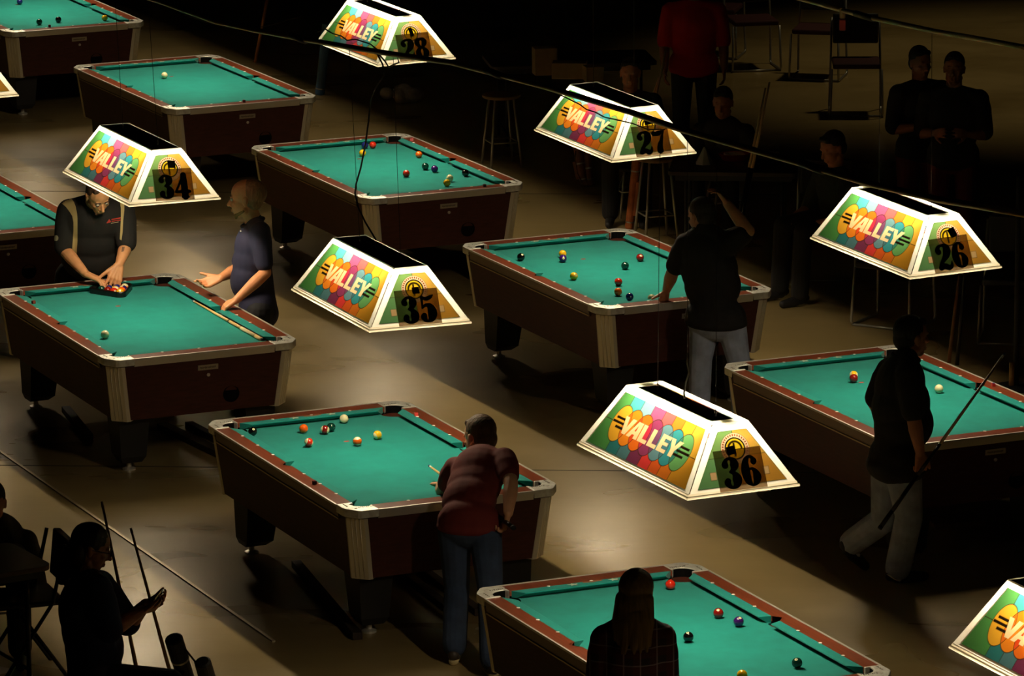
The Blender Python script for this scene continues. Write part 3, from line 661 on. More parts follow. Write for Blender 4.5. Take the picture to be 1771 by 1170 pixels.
# rack of balls on the lamp 34 table
ap = pz(207.7, 506.4, ZB+BR); ua, va = tloc('34', ap)
cols = ['yellow', 'red', 'orange', 'maroon', 'yellow*', 'purple*', 'green', 'blue*', 'blue', 'orange*']
desc = ['apex of the rack', 'second row left, beside the apex', 'second row right, beside the apex', 'left end of the third row', 'middle of the third row', 'right end of the third row',
        'left end of the fourth row', 'left middle of the fourth row', 'right middle of the fourth row', 'right end of the fourth row']
i = 0
for r_ in range(4):
    for k in range(r_+1):
        u = ua - r_*BR*2*.8705; v = va + (k-r_/2)*BR*2.01
        c = cols[i]; p = tpos('34', u, v)
        ball('34', 0, 0, c.strip('*'), c.strip('*')+(' striped' if '*' in c else '')+' ball in the black triangle rack, '+desc[i], '*' in c, None if '*' in c else {'yellow': '1', 'red': '3', 'orange': '5', 'maroon': '7', 'green': '6', 'blue': '2'}[c], (70*(i % 3), -20+30*(i % 4), 30*i), pos=p); i += 1
def rack(bm, r0, z0, z1, n=8):
    side = BR*2*4*1.0; pts = []
    cen = [(0, 0), (-side*.8705, -side/2), (-side*.8705, side/2)]
    angs = [(-60, 60), (180, 300), (60, 180)]
    return [(cx+r0*math.cos(R(a0+(a1-a0)*j/n)), cy+r0*math.sin(R(a0+(a1-a0)*j/n))) for (cx, cy), (a0, a1) in zip([cen[0], cen[2], cen[1]], [(-60, 60), (60, 180), (180, 300)]) for j in range(n+1)]
bm = BM(); zz = [(BR+.002, ZB+.001), (BR+.016, ZB+.001), (BR+.016, ZB+.034), (BR+.011, ZB+.042), (BR+.004, ZB+.040), (BR+.002, ZB+.03)]
prev = None; first = None
rings = [[bm.verts.new((x, y, z)) for x, y in rack(bm, r0, 0, 0)] for r0, z in zz]
for A_, B_ in zip(rings, rings[1:]+rings[:1]):
    for k in range(len(A_)): bm.faces.new((A_[k], A_[(k+1) % len(A_)], B_[(k+1) % len(A_)], B_[k]))
rk = obj('ball_rack', bm, mat('rack_black', (16, 14, 13), .35), smooth=False); rk.location = tpos('34', ua, va, 0); rk.rotation_euler = (0, 0, -R(YAW+TAB['34'][2]))
tag(rk, 'black triangular rack holding pool balls under the hands of the racking man', 'ball rack')

# chalk cubes
def chalk(t, px, py, col, label, rz=10, paper=(176, 150, 120)):
    p = pz(px, py, ZT+.011); c = thing('chalk_cube', label, 'chalk', (p.x, p.y, ZT+.0005), R(rz), 'chalk cubes on the table rails')
    bm = BM(); box(bm, -.011, .011, -.011, .011, 0, .021); obj('wrapper', bm, mat('chalk_paper_%d%d' % paper[:2], paper, .7), c, bevel=.001)
    bm = BM(); lathe(bm, [(.010, .0212), (.0105, .0218), (.004, .0212)], None, 14); obj('chalk_face', bm, mat('chalk_%d%d' % col[:2], col, .95), c)
chalk('35', 544, 835, (150, 30, 40), 'dark red chalk cube on the near left rail under lamp 35', 30, (60, 22, 20))
chalk('35', 720, 717, (205, 60, 60), 'red and white chalk cube near the far right corner under lamp 35', 10, (215, 70, 60))
chalk('28', 712, 241.5, (200, 90, 110), 'pinkish chalk cube near the far right corner under lamp 28', 20, (190, 96, 100))
chalk('28', 838, 321, (60, 20, 20), 'dark chalk cube near the right end of the lamp 28 table', 20, (58, 26, 20))
chalk('29', 422, 175, (130, 30, 50), 'maroon chalk cube on the near rail of the table behind lamp 34', 15, (104, 30, 36))
chalk('30', 85.5, 45, (110, 40, 36), 'chalk cube on the near rail of the top left table', 15, (84, 34, 24))
chalk('26', 1718, 666, (30, 40, 130), 'blue and red chalk cube on the right rail of the lamp 26 table', 15, (170, 34, 30))
chalk('26', 1600, 738, (40, 12, 10), 'dark chalk cube beside the walking man on the near corner under lamp 26', 25, (34, 20, 16))
chalk('34', 58, 523, (140, 50, 36), 'reddish brown chalk cube on the far left rail under lamp 34', 40, (120, 50, 34))

# cues
shaftm = mat('cue_maple', (226, 186, 120), .35); buttm = mat('cue_butt_black', (22, 16, 14), .3); wrapm = mat('cue_linen', (216, 196, 150), .8, noise=.15, nscale=200); ferr = mat('cue_ferrule', (236, 230, 214), .4); redw = mat('cue_rosewood', (96, 38, 22), .3)
def cue(tip, butt, label, L=None, butt_m=None, wrap_m=None, joint=None, r0=.0065, r1=.0145, shaft=None, group=None):
    tip, butt = Vector(tip), Vector(butt); d = (butt-tip)
    P = lambda k: tip + d*k; rr = lambda k: r0+(r1-r0)*k
    c = thing('pool_cue', label, 'pool cue', tip, 0, group)
    def seg(name, a, b, m, dr=0):
        bm = BM(); tube(bm, [P(a)-tip, P(b)-tip], [rr(a)+dr, rr(b)+dr], 12); return obj(name, bm, m, c, smooth=True)
    seg('tip', 0, .012, mat('cue_tip', (60, 90, 120), .9)); seg('ferrule', .012, .03, ferr); seg('shaft', .03, .52, shaft or shaftm)
    seg('joint_collar', .52, .535, joint or mat('cue_collar', (40, 30, 26), .3), .0005); seg('forearm', .535, .70, butt_m or shaftm)
    seg('wrap', .70, .9, wrap_m or wrapm, .0004); seg('butt_sleeve', .9, .985, butt_m or shaftm); seg('bumper', .985, 1.0, rubber)
    return c
cue(pz(333.5, 520.5, ZB+.0075), pz(455, 589, ZB+.016), 'pale maple cue with cream wrap lying along the right cushion under lamp 34', wrap_m=wrapm)

# ------------------------------------------------------------------ overhead pipes, wires and cords
dv_ = Vector((math.cos(R(YAW)), -math.sin(R(YAW)), 0)); nB = Vector((dv_.y, -dv_.x, 0))
def pline(px, py, P0):
    d = ray(px, py); t = (Vector(P0)-CO).dot(nB)/d.dot(nB); return CO + d*t
PB = (-.829, 30.098, 0); PA = (.72, 35.5, 0)
pipem = mat('painted_steel_pipe', (176, 156, 118), .4, .4, noise=.25, nscale=8)
def pipe(name, pts, P0, r, label, joints=()):
    w3 = [pline(x, y, P0) for x, y in pts]; root = thing(name, label, 'pipe', w3[0])
    bm = BM(); tube(bm, [p-w3[0] for p in w3], r, 12); obj('tube', bm, pipem, root, smooth=True)
    for x, y in joints:
        p = pline(x, y, P0); bm = BM(); tube(bm, [p-w3[0]-dv_*.12, p-w3[0]+dv_*.12], r*1.25, 12); obj('coupling', bm, mat('dark_coupling', (30, 27, 22), .5), root, smooth=True)
    return root, w3
PBP = [(180, -26), (272, 1), (330, 22), (375, 38), (440, 52), (516, 66), (600, 81), (700, 97), (780, 108), (850, 126), (935, 148), (1000, 167), (1090, 194), (1180, 225), (1300, 259), (1400, 287), (1500, 317), (1560, 331), (1620, 345), (1700, 358), (1790, 374)]
pipe('overhead_pipe', PBP, PB, .017, 'long dark metal pipe crossing the picture in front of lamps 27 and 28', ((516, 66), (855, 127), (1405, 289)))
PAP = [(1340, -14), (1405, 3), (1450, 16), (1500, 29), (1560, 42), (1620, 55), (1680, 65), (1790, 85)]
pipe('overhead_pipe', PAP, PA, .017, 'dark metal pipe crossing the top right corner', ((1495, 28),))
wirem = mat('black_wire', (10, 10, 10), .6)
def pipe_pt(P0, pts, x):
    for (x0, y0), (x1, y1) in zip(pts, pts[1:]):
        if x0 <= x <= x1: return pline(x, y0+(y1-y0)*(x-x0)/(x1-x0), P0)
def lamp_pt(k, u, v=0, z=HT+.024): return LAMPS[k][1] @ Vector((u, v, z))
def wire(label, p, q, r=.0018, sag=None, name='hanging_wire', m=None, grp='wires that hold the lamps'):
    bm = BM(); p, q = Vector(p), Vector(q); tube(bm, [Vector((0, 0, 0)), (q-p)*.5, q-p] if not sag else [Vector(s)-p for s in sag], r, 6)
    o = obj(name, bm, m or wirem, smooth=True); o.location = p; return tag(o, label, 'wire', grp)
for k, ptsP, P0 in (('34', PBP, PB), ('35', PBP, PB), ('36', PBP, PB), ('26', PAP, PA)):
    for s, nm in ((-1, 'far'), (1, 'near')):
        h = lamp_pt(k, .34*s); top = None
        for x in range(0, 1771, 2):
            if P0 is PB and not (185 < x < 1780): continue
            if P0 is PA and not (1345 < x < 1780): continue
            q = pipe_pt(P0, ptsP, x)
            if q and (top is None or abs((q-h).dot(dv_)) < abs((top-h).dot(dv_))): top = q
        wire('thin wire from the pipe to the %s end of lamp %s' % (nm, k), h, top - Vector((0, 0, .017)))
for k in ('27', '28', '29', '30', '33', '37'):
    for s, nm in ((-1, 'far'), (1, 'near')):
        h = lamp_pt(k, .34*s); wire('thin wire rising out of the picture from the %s end of lamp %s' % (nm, k), h, (h.x, h.y, 13.99))
# support drops that carry the pipes from the ceiling
for x, P0, pts, nm in ((200, PB, PBP, 'left end of the long'), (1785, PB, PBP, 'right end of the long'), (1350, PA, PAP, 'left end of the short'), (1785, PA, PAP, 'right end of the short')):
    h = pipe_pt(P0, pts, x); wire('steel drop cable carrying the %s pipe' % nm, h, (h.x, h.y, 13.99), .003, name='drop_cable', grp='drop cables of the pipes')
# black power cord from the pipe down to lamp 35
cp_ = [pline(x, y, PB) for x, y in ((652, 92), (662, 112), (664, 130), (650, 150), (641, 172), (638, 205), (632, 250), (624, 290), (616, 318), (614, 335), (620, 360), (632, 385), (650, 415))]
wire('thick black power cord dropping from the pipe to lamp 35', cp_[0], cp_[-1], .006, cp_, 'hanging_cable', wirem, 'cords of the lamps')
cp_ = [pline(x, y, PB) for x, y in ((655, 94), (665, 105), (672, 116), (690, 108), (686, 95))]
wire('short loop of black cord under the pipe in front of lamp 28', cp_[0], cp_[-1], .005, cp_, 'hanging_cable', wirem, 'cords of the lamps')
grey = mat('grey_cord', (150, 142, 124), .5)
cp_ = [pline(x, y, (.9, 26.13, 0)) for x, y in ((1189, 612), (1188, 628), (1192, 645), (1186, 662), (1183, 680), (1184, 690))]
_t = pipe_pt(PB, PBP, 1189); wire('thin black wire from the pipe to the grey cord of lamp 36', _t, cp_[0], .0018)
wire('grey power cord entering the top of lamp 36', cp_[0], cp_[-1], .0055, cp_, 'hanging_cable', grey, 'cords of the lamps')
cp_ = [pline(x, y, PB) for x, y in ((550, 55), (562, 50), (575, 58), (590, 62), (600, 70), (615, 68), (628, 72), (640, 76), (655, 88))]
wire('wavy black cable above the pipe in front of lamp 28', cp_[0], cp_[-1], .004, cp_, 'hanging_cable', wirem, 'cords of the lamps')
cp_ = [pline(x, y, PB) for x, y in ((960, 160), (985, 172), (1003, 181), (1015, 190), (1030, 194), (1045, 203), (1060, 206), (1078, 210), (1095, 214), (1120, 224), (1150, 224))]
wire('thin black cable drooping under the pipe across lamp 27', cp_[0], cp_[-1], .0035, cp_, 'hanging_cable', wirem, 'cords of the lamps')
cp_ = [pline(x, y, PB) for x, y in ((272, 2), (300, 12), (325, 28), (350, 36), (390, 47), (430, 50), (470, 43), (505, 32), (522, 30))]
wire('slack cable hanging under the left part of the pipe', cp_[0], cp_[-1], .0025, cp_, 'hanging_cable', mat('brown_cord', (70, 52, 34), .6), 'cords of the lamps')
# red plug hanging from the short pipe
p = pline(1457, 26, PA); t = thing('power_plug', 'red and white plug hanging under the short pipe at top right', 'plug', p)
bm = BM(); tube(bm, [(0, 0, .05), (0, 0, 0), (0, 0, -.02)], .02, 10); obj('plug_top', bm, mat('plug_cream', (190, 160, 110), .5), t)
bm = BM(); box(bm, -.02, .02, -.02, .02, -.10, -.03); obj('plug_body', bm, mat('plug_red', (190, 60, 50), .5), t, bevel=.004)
bm = BM(); tube(bm, [(0, 0, .05), (0, 0, .075)], .004, 6); obj('plug_cord', bm, wirem, t)

# ------------------------------------------------------------------ people
from mathutils.bvhtree import BVHTree
def P(px, py, Y): return pY(px, py, Y)
def V3(*a): return Vector(a)
def add_caps(bm, a, ra, b, rb, n=14):
    """tapered limb segment with round ends, closed"""
    a, b = Vector(a), Vector(b); d = b-a; L_ = d.length
    if L_ < 1e-5: d = V3(0, 0, 1); L_ = 1e-5
    d = d.normalized(); up = V3(0, 0, 1) if abs(d.z) < .9 else V3(1, 0, 0); x = d.cross(up).normalized(); y = d.cross(x)
    prof = [(-ra*math.cos(t), ra*math.sin(t)) for t in np.linspace(0, math.pi/2, 5)] + [(L_+rb*math.sin(t), rb*math.cos(t)) for t in np.linspace(0, math.pi/2, 5)]
    prev = None; first = bm.verts.new(a+d*prof[0][0])
    for z, r in prof[1:-1]:
        ring = [bm.verts.new(a + d*z + (x*math.cos(q)+y*math.sin(q))*r) for q in (2*math.pi*k/n for k in range(n))]
        for k in range(n):
            if prev: bm.faces.new((prev[k], prev[(k+1) % n], ring[(k+1) % n], ring[k]))
            else: bm.faces.new((first, ring[(k+1) % n], ring[k]))
        prev = ring
    last = bm.verts.new(a+d*prof[-1][0])
    for k in range(n): bm.faces.new((prev[k], prev[(k+1) % n], last))
def frame(f, u):
    f = Vector(f).normalized(); r = f.cross(Vector(u)).normalized(); u = r.cross(f).normalized(); return r, f, u   # right, forward, up
def add_ell(bm, c, F, rad):
    r, f, u = F; m = Matrix((r*rad[0], f*rad[1], u*rad[2])).transposed().to_4x4(); m.translation = Vector(c)
    bmesh.ops.create_uvsphere(bm, u_segments=18, v_segments=12, radius=1, matrix=m)
def bake(name, bm, m, parent, voxel=.006, smooth=4, origin=None):
    bmesh.ops.recalc_face_normals(bm, faces=bm.faces)
    me = bpy.data.meshes.new('tmp'); bm.to_mesh(me); bm.free(); o = bpy.data.objects.new('tmp', me); C.objects.link(o)
    md = o.modifiers.new('r', 'REMESH'); md.mode = 'VOXEL'; md.voxel_size = voxel
    if smooth: ms = o.modifiers.new('s', 'SMOOTH'); ms.factor = .5; ms.iterations = smooth
    dg = bpy.context.evaluated_depsgraph_get(); dg.update(); ev = o.evaluated_get(dg)
    out = bpy.data.meshes.new_from_object(ev); bpy.data.objects.remove(o); bpy.data.meshes.remove(me)
    out.name = name; out.materials.clear(); out.materials.append(m)
    for p in out.polygons: p.use_smooth = True
    r = bpy.data.objects.new(name, out); C.objects.link(r)
    if parent:
        r.parent = parent; out.transform(Matrix.Translation(-parent.matrix_basis.translation))
    return r
def hand(bm, w, d, n, t, curls=(25, 25, 28, 30), spread=(10, 3, -4, -11), thumb=(45, 20), s=1.0, bend=.8):
    """w wrist, d along the hand, n the way the palm faces, t towards the thumb; five separate fingers"""
    w, d, n = Vector(w), Vector(d).normalized(), Vector(n).normalized(); n = (n-d*n.dot(d)).normalized()
    tt = d.cross(n); t = tt if tt.dot(Vector(t)) > 0 else -tt
    offs = (.030, .010, -.010, -.029)
    for o in offs: add_caps(bm, w+d*.012*s+t*o*.45*s, .017*s, w+d*.082*s+t*o*s, .0125*s, 10)
    for o, c, a, L_ in zip(offs, curls, spread, (.072, .080, .074, .058)):
        p = w+d*.086*s+t*o*s; ang = R(a); dd = d*math.cos(ang)+t*math.sin(ang); q = dd; tot = 0
        for k, f in enumerate((.44, .31, .25)):
            tot += R(c)*(.6 if k == 0 else bend); v = q*math.cos(tot)+n*math.sin(tot); e = p+v*L_*f*s
            add_caps(bm, p, (.0092-.0008*k)*s, e, (.0086-.0009*k)*s, 9); p = e
    p = w+d*.026*s+t*.022*s; v = (d*math.cos(R(thumb[0]))+t*math.sin(R(thumb[0]))).normalized()
    e = p+v*.042*s; add_caps(bm, p, .0155*s, e, .0115*s, 10)
    v2 = (v*math.cos(R(thumb[1]))+(d*.6+n*.8).normalized()*math.sin(R(thumb[1]))).normalized(); e2 = e+v2*.032*s; add_caps(bm, e, .0112*s, e2, .0098*s, 9)
    add_caps(bm, e2, .0098*s, e2+v2*.024*s, .0082*s, 9)
def head(bm, c, F, s=1.0):
    r, f, u = F; q = lambda a, b, c_: Vector(c)+(r*a+f*b+u*c_)*s
    add_ell(bm, q(0, -.012, .028), F, (.076*s, .098*s, .09*s)); add_ell(bm, q(0, .022, -.03), F, (.062*s, .07*s, .082*s))
    add_ell(bm, q(0, .045, -.088), F, (.04*s, .036*s, .03*s)); add_caps(bm, q(-.045, .0, -.07), .022*s, q(0, .05, -.092), .02*s); add_caps(bm, q(.045, .0, -.07), .022*s, q(0, .05, -.092), .02*s)
    add_caps(bm, q(0, .088, -.0), .009*s, q(0, .108, -.034), .0125*s, 10); add_caps(bm, q(-.011, .092, -.04), .008*s, q(.011, .092, -.04), .008*s, 8)
    add_caps(bm, q(-.036, .078, .02), .0095*s, q(.036, .078, .02), .0095*s, 10); add_caps(bm, q(-.017, .088, -.066), .0065*s, q(.017, .088, -.066), .0065*s, 8); add_caps(bm, q(-.014, .086, -.076), .007*s, q(.014, .086, -.076), .007*s, 8)
    for e in (-1, 1):
        add_ell(bm, q(.034*e, .062, -.022), F, (.022*s, .02*s, .018*s))
        add_ell(bm, q(.076*e, -.008, -.012), F, (.007*s, .017*s, .03*s)); add_ell(bm, q(.080*e, -.014, .004), F, (.006*s, .013*s, .015*s))
def face_bits(root, c, F, s, eyecol=(30, 24, 20), brow=None, par=None):
    r, f, u = F; q = lambda a, b, c_: Vector(c)+(r*a+f*b+u*c_)*s - root.location
    for e in (-1, 1):
        bm = BM(); bmesh.ops.create_uvsphere(bm, u_segments=12, v_segments=8, radius=.0115*s, matrix=Matrix.Translation(q(.031*e, .0785, .002)))
        ey = obj('eye', bm, mat('eye_white', (200, 190, 175), .3), par, smooth=True)
        bm = BM(); bmesh.ops.create_uvsphere(bm, u_segments=10, v_segments=6, radius=.0062*s, matrix=Matrix.Translation(q(.031*e, .0855, .001))); obj('iris', bm, mat('eye_dark', eyecol, .2), ey, smooth=True)
        if brow:
            bm = BM(); add_caps(bm, q(.015*e, .0885, .024), .0042*s, q(.047*e, .079, .025), .0032*s, 8); obj('eyebrow', bm, brow, par, smooth=True)
def limb(bm, pts, rs, k=1.0, add=0):
    for (a, ra), (b, rb) in zip(zip(pts, rs), zip(pts[1:], rs[1:])): add_caps(bm, a, ra*k+add, b, rb*k+add)
def torso(bm, J, k=1.0, add=0, belly=0, w=1.0):
    rt = (J['shR']-J['shL']).normalized(); upv = (J['neck']-J['pelvis']).normalized(); f = upv.cross(rt).normalized(); F = (rt, f, upv)
    shw = (J['shR']-J['shL']).length
    ch = J.get('chest') or J['neck'].lerp(J['pelvis'], .32); wa = J.get('waist') or J['neck'].lerp(J['pelvis'], .68)
    hr = (J['hipR']-J['hipL']).normalized(); Fh = frame(V3(0, 0, 1).cross(hr), V3(0, 0, 1))
    add_ell(bm, ch, F, (shw*.45*w*k+add, (.118*k+add), .17*k+add)); add_ell(bm, ch.lerp(wa, .5)+f*belly*.3, F, (.158*w*k+add, (.108+belly*.6)*k+add, .17*k+add))
    add_ell(bm, wa+f*belly*.8, F, (.155*w*k+add, (.112+belly*.6)*k+add, .15*k+add)); add_ell(bm, J['pelvis'], Fh, (.17*w*k+add, .118*k+add, .12*k+add))
    add_caps(bm, ch, .1*k+add, J['pelvis'], .115*k+add)
    for s_ in 'LR':
        add_caps(bm, J['neck'], .052*k+add, J['sh'+s_], .055*k+add); add_ell(bm, J['sh'+s_], F, (.058*k+add, .06*k+add, .062*k+add)); add_caps(bm, J['sh'+s_], .055*k+add, ch, .095*k+add)
    return F
def person(label, J, base, shirt, trousers, skin=(206, 150, 112), hair=None, shoe=(24, 22, 22), k=1.0, w=1.0, belly=0, sleeve=.85, hs=1.0, vox=.0048, hem=.14, shirt_mat=None, trouser_mat=None, group=None, loose=.012, legs=True, leg_k=1.0):
    root = thing('person', label, 'person', base, 0, group); skm = mat('skin_%d_%d_%d' % skin, skin, .5, noise=.06, nscale=30)
    hF = frame(J['fwd'], J.get('hup', (0, 0, 1)))
    bm = BM(); torso(bm, J, k*.97, 0, belly, w)
    add_caps(bm, J['neck'], .062*k, J['head']-hF[2]*.05*hs-hF[1]*.015, .056*k); head(bm, J['head'], hF, hs)
    for s_ in 'LR':
        limb(bm, [J['sh'+s_], J['el'+s_]], [.052, .041], k); limb(bm, [J['el'+s_], J['el'+s_].lerp(J['wr'+s_], .35), J['wr'+s_]], [.040, .042, .027], k)
        hnd = J.get('hand'+s_)
        if hnd: hand(bm, J['wr'+s_], *hnd[:3], **(hnd[3] if len(hnd) > 3 else {}))
        limb(bm, [J['hip'+s_], J['kn'+s_], J['kn'+s_].lerp(J['an'+s_], .35), J['an'+s_]], [.088, .058, .056, .038], k*leg_k)
        tv = (J['toe'+s_]-J['an'+s_]); tn = tv.normalized(); nz_ = (V3(0, 0, 1)-tn*tn.z).normalized(); add_caps(bm, J['an'+s_]-nz_*.02, .032, J['an'+s_]+tv*.7-nz_*.045, .016)
    body = bake('body', bm, skm, root, vox, 2)
    # shirt
    sm_ = shirt_mat or mat('shirt_%d_%d_%d' % shirt, shirt, .85, bump=.25, bscale=14, noise=.1, nscale=5)
    bm = BM(); torso(bm, J, k, loose, belly, w)
    upv = (J['neck']-J['pelvis']).normalized(); dn = (V3(0, 0, -1)*.75-upv*.25).normalized()
    rt = (J['hipR']-J['hipL']).normalized(); Fh = frame(V3(0, 0, 1).cross(rt), (0, 0, 1))
    add_ell(bm, J['pelvis']+dn*hem*.35, Fh, (.175*w*k+loose, .125*k+loose+belly*.25, hem*.75))
    for s_ in 'LR':
        e = J['sh'+s_].lerp(J['el'+s_], sleeve); add_caps(bm, J['sh'+s_], .062*k+loose*.6, J['sh'+s_].lerp(J['el'+s_], .3), .062*k+loose, 14); add_caps(bm, J['sh'+s_].lerp(J['el'+s_], .3), .060*k+loose, e, .050*k+loose, 14)
    add_caps(bm, J['neck']-upv*.01, .066*k, J['neck']+upv*.02, .064*k)
    st = bake('shirt', bm, sm_, root, .006, 28)
    # trousers
    tm = trouser_mat or mat('trousers_%d_%d_%d' % trousers, trousers, .85, noise=.25, nscale=7, bump=.25, bscale=16)
    bm = BM(); add_ell(bm, J['pelvis']-V3(0, 0, .03), Fh, (.172*w*k+.008, .125*k+.008, .13*k))
    for s_ in 'LR':
        a = J['an'+s_]+V3(0, 0, .02); limb(bm, [J['hip'+s_], J['kn'+s_], a], [.098, .072, .068], k*leg_k)
    tr = bake('trousers', bm, tm, root, .006, 3)
    for s_ in 'LR':
        a = J['an'+s_]; tv = J['toe'+s_]-a; tf = tv.normalized(); hl = tv.length
        nz = V3(0, 0, 1); nz = (nz-tf*nz.dot(tf)).normalized(); lw = a-nz*(.035)
        bm = BM(); add_caps(bm, lw-tf*.045, .034, lw+tf*.06, .04); add_caps(bm, lw+tf*.05+nz*.002, .040, lw+tf*(hl)+nz*.012, .03); add_caps(bm, a+nz*.02, .044, lw, .042)
        sh = bake('shoe', bm, mat('shoe_%d' % shoe[0], shoe, .6), root, .006, 3)
    return root, hF, body, st, tr
def hair_cap(root, J, hF, hs, col, back=.0, top=.006, long=0, name='hair', cut=.02, side=.0, front=.045):
    """short hair: a slightly larger skull with the face side left free"""
    r, f, u = hF; c = J['head']; q = lambda a, b, c_: Vector(c)+(r*a+f*b+u*c_)*hs; bm = BM()
    add_ell(bm, q(0, -.022-back, .036+top), hF, (.079*hs+side, .096*hs, .089*hs)); add_ell(bm, q(0, -.05, -.012), hF, (.07*hs+side, .062*hs, .07*hs))
    if front > 0: add_caps(bm, q(-.035, front, .085), .022*hs, q(.035, front, .085), .022*hs)
    hm = mat('hair_%d_%d' % col[:2], col, .7, noise=.35, nscale=60, bump=.5, bscale=90, stretch=(1, 1, .25))
    return bake(name, bm, hm, root, .005, 3), hm
def wt(o):
    t = V3(0, 0, 0)
    while o: t = t+o.matrix_basis.translation; o = o.parent
    return t
def decal(name, o, polys, m, parent, off=.003):
    """cloth or print patch that lies on the surface of o; polys: rows of (left px, right px) pairs"""
    dg = bpy.context.evaluated_depsgraph_get(); me = o.data; mw = Matrix.Translation(wt(o))
    bv = BVHTree.FromPolygons([mw @ v.co for v in me.vertices], [tuple(p.vertices) for p in me.polygons]); bm = BM()
    for rows, nx in polys:
        g = []
        for (l, r_) in rows:
            row = []
            for k in range(nx+1):
                x = l[0]+(r_[0]-l[0])*k/nx; y = l[1]+(r_[1]-l[1])*k/nx; d = ray(x, y).normalized(); h = bv.ray_cast(CO, d)
                row.append(bm.verts.new(h[0]-d*off-wt(parent)) if h[0] else None)
            g.append(row)
        for A_, B_ in zip(g, g[1:]):
            for k in range(nx):
                q = (A_[k], A_[k+1], B_[k+1], B_[k])
                if all(q) and max((a.co-b.co).length for a in q for b in q) < .12: bm.faces.new(q)
    if not bm.faces: print('NO DECAL', name); bm.free(); return None
    x = obj(name, bm, m, parent, smooth=True); return x
def dense(rows, n=6):
    out = []
    for (a, b), (c, d) in zip(rows, rows[1:]):
        for k in range(n):
            t = k/n; out.append(((a[0]+(c[0]-a[0])*t, a[1]+(c[1]-a[1])*t), (b[0]+(d[0]-b[0])*t, b[1]+(d[1]-b[1])*t)))
    return out+[rows[-1]]
denim = mat('denim_light', (150, 160, 182), .9, noise=.28, nscale=9, bump=.3, bscale=20)
denim_d = mat('denim_dark', (48, 62, 86), .9, noise=.3, nscale=9, bump=.3, bscale=20)

# --- man in the navy polo, standing right of table 34, facing left
Y0 = 34.6
J = dict(head=P(424, 343, Y0), fwd=V3(-1, .12, -.08), neck=P(440, 388, Y0), pelvis=P(446, 527, Y0+.02), chest=P(438, 430, Y0), waist=P(436, 485, Y0),
         shL=P(450, 401, Y0-.16), shR=P(438, 404, Y0+.2), elL=P(459, 472, Y0-.2), wrL=pz(409, 519, .885), elR=P(409, 466, Y0+.22), wrR=P(382, 481, Y0+.06),
         hipL=P(449, 540, Y0-.09), hipR=P(441, 536, Y0+.11))
for s_ in 'LR':
    h = J['hip'+s_]; J['kn'+s_] = V3(h.x-.03, h.y, .46); J['an'+s_] = V3(h.x+.0, h.y+(.0), .085); J['toe'+s_] = J['an'+s_]+V3(-.17, 0, -.03)
J['handL'] = (V3(-.8, -.15, -.45), V3(.3, .2, -1), V3(-.3, 1, .1), dict(curls=(62, 66, 68, 70), spread=(4, 1, -1, -4), thumb=(40, 40), s=1.08, bend=1.1))
J['handR'] = (V3(-.93, -.2, -.28), V3(-.25, -.75, .7), V3(-.2, .1, 1), dict(curls=(4, 30, 36, 40), spread=(3, 2, -4, -9), thumb=(38, 5), s=1.15))
root, hF, body, shirt, tr = person('bald bearded man in navy polo standing beside the table under lamp 34, gesturing', J, V3(J['pelvis'].x, J['pelvis'].y, 0), (30, 30, 58), (22, 22, 26), skin=(226, 152, 104), k=1.04, belly=.02, hs=1.13, sleeve=.78, hem=.17)
face_bits(root, J['head'], hF, 1.13, brow=mat('brow_blond', (120, 84, 50), .8), par=body)
hair_cap(root, J, hF, 1.13, (138, 96, 64), top=-.005, side=-.001, front=0, back=.024)
r, f, u = hF; q = lambda a, b, c_: J['head']+(r*a+f*b+u*c_)*1.13
bm = BM(); add_caps(bm, q(-.028, .062, -.1), .016, q(.028, .062, -.1), .016); add_caps(bm, q(0, .066, -.105), .02, q(0, .07, -.118), .012); add_caps(bm, q(-.02, .093, -.055), .005, q(.02, .093, -.055), .005)
for e in (-1, 1): add_caps(bm, q(.028*e, .062, -.1), .014, q(.062*e, .005, -.07), .009)
bake('beard', bm, mat('beard_blond', (150, 104, 62), .8), root, .004, 2)
bm = BM(); n_ = 18; ctr = J['neck']+V3(-.012, 0, .0)
tube(bm, [ctr+V3(-.075*math.cos(2*math.pi*i/n_), .072*math.sin(2*math.pi*i/n_), .012-.028*math.cos(2*math.pi*i/n_))-root.location for i in range(n_+1)], .014, 8); obj('collar', bm, mat('collar_navy', (26, 26, 48), .8), shirt, smooth=True)
bm = BM(); bmesh.ops.create_uvsphere(bm, u_segments=8, v_segments=6, radius=.007, matrix=Matrix.Translation(P(416.5, 400, Y0-.09)-root.location)); obj('shirt_button', bm, pearl, shirt)

# --- man racking the balls at the far end of table 34, facing the camera, bent forward
J = dict(head=P(170, 338, 35.12), fwd=V3(.34, -.66, -.62), hup=V3(.12, -.5, .86), neck=P(162, 352, 35.32), pelvis=P(150, 478, 35.62), chest=P(162, 385, 35.36), waist=P(157, 435, 35.5),
         shR=P(118, 365, 35.36), shL=P(214, 366, 35.36), elR=P(110, 431, 35.3), elL=P(219, 424, 35.25), wrR=P(148, 474, 35.08), wrL=P(206, 458, 35.1), hipR=P(130, 492, 35.62), hipL=P(170, 492, 35.62))
for s_ in 'LR':
    h = J['hip'+s_]; J['kn'+s_] = V3(h.x, h.y+.02, .46); J['an'+s_] = V3(h.x, h.y+.08, .085); J['toe'+s_] = J['an'+s_]+V3(0, -.17, -.03)
J['handR'] = (V3(.9, -.35, -.34), V3(-.1, -.2, -1), V3(.3, .9, .1), dict(curls=(24, 26, 30, 34), spread=(14, 4, -5, -15), thumb=(45, 20), s=1.4))
J['handL'] = (V3(-.25, -.45, -.8), V3(-.3, .6, -.5), V3(-.9, -.1, .1), dict(curls=(26, 28, 30, 32), spread=(12, 3, -5, -12), thumb=(42, 20), s=1.35))
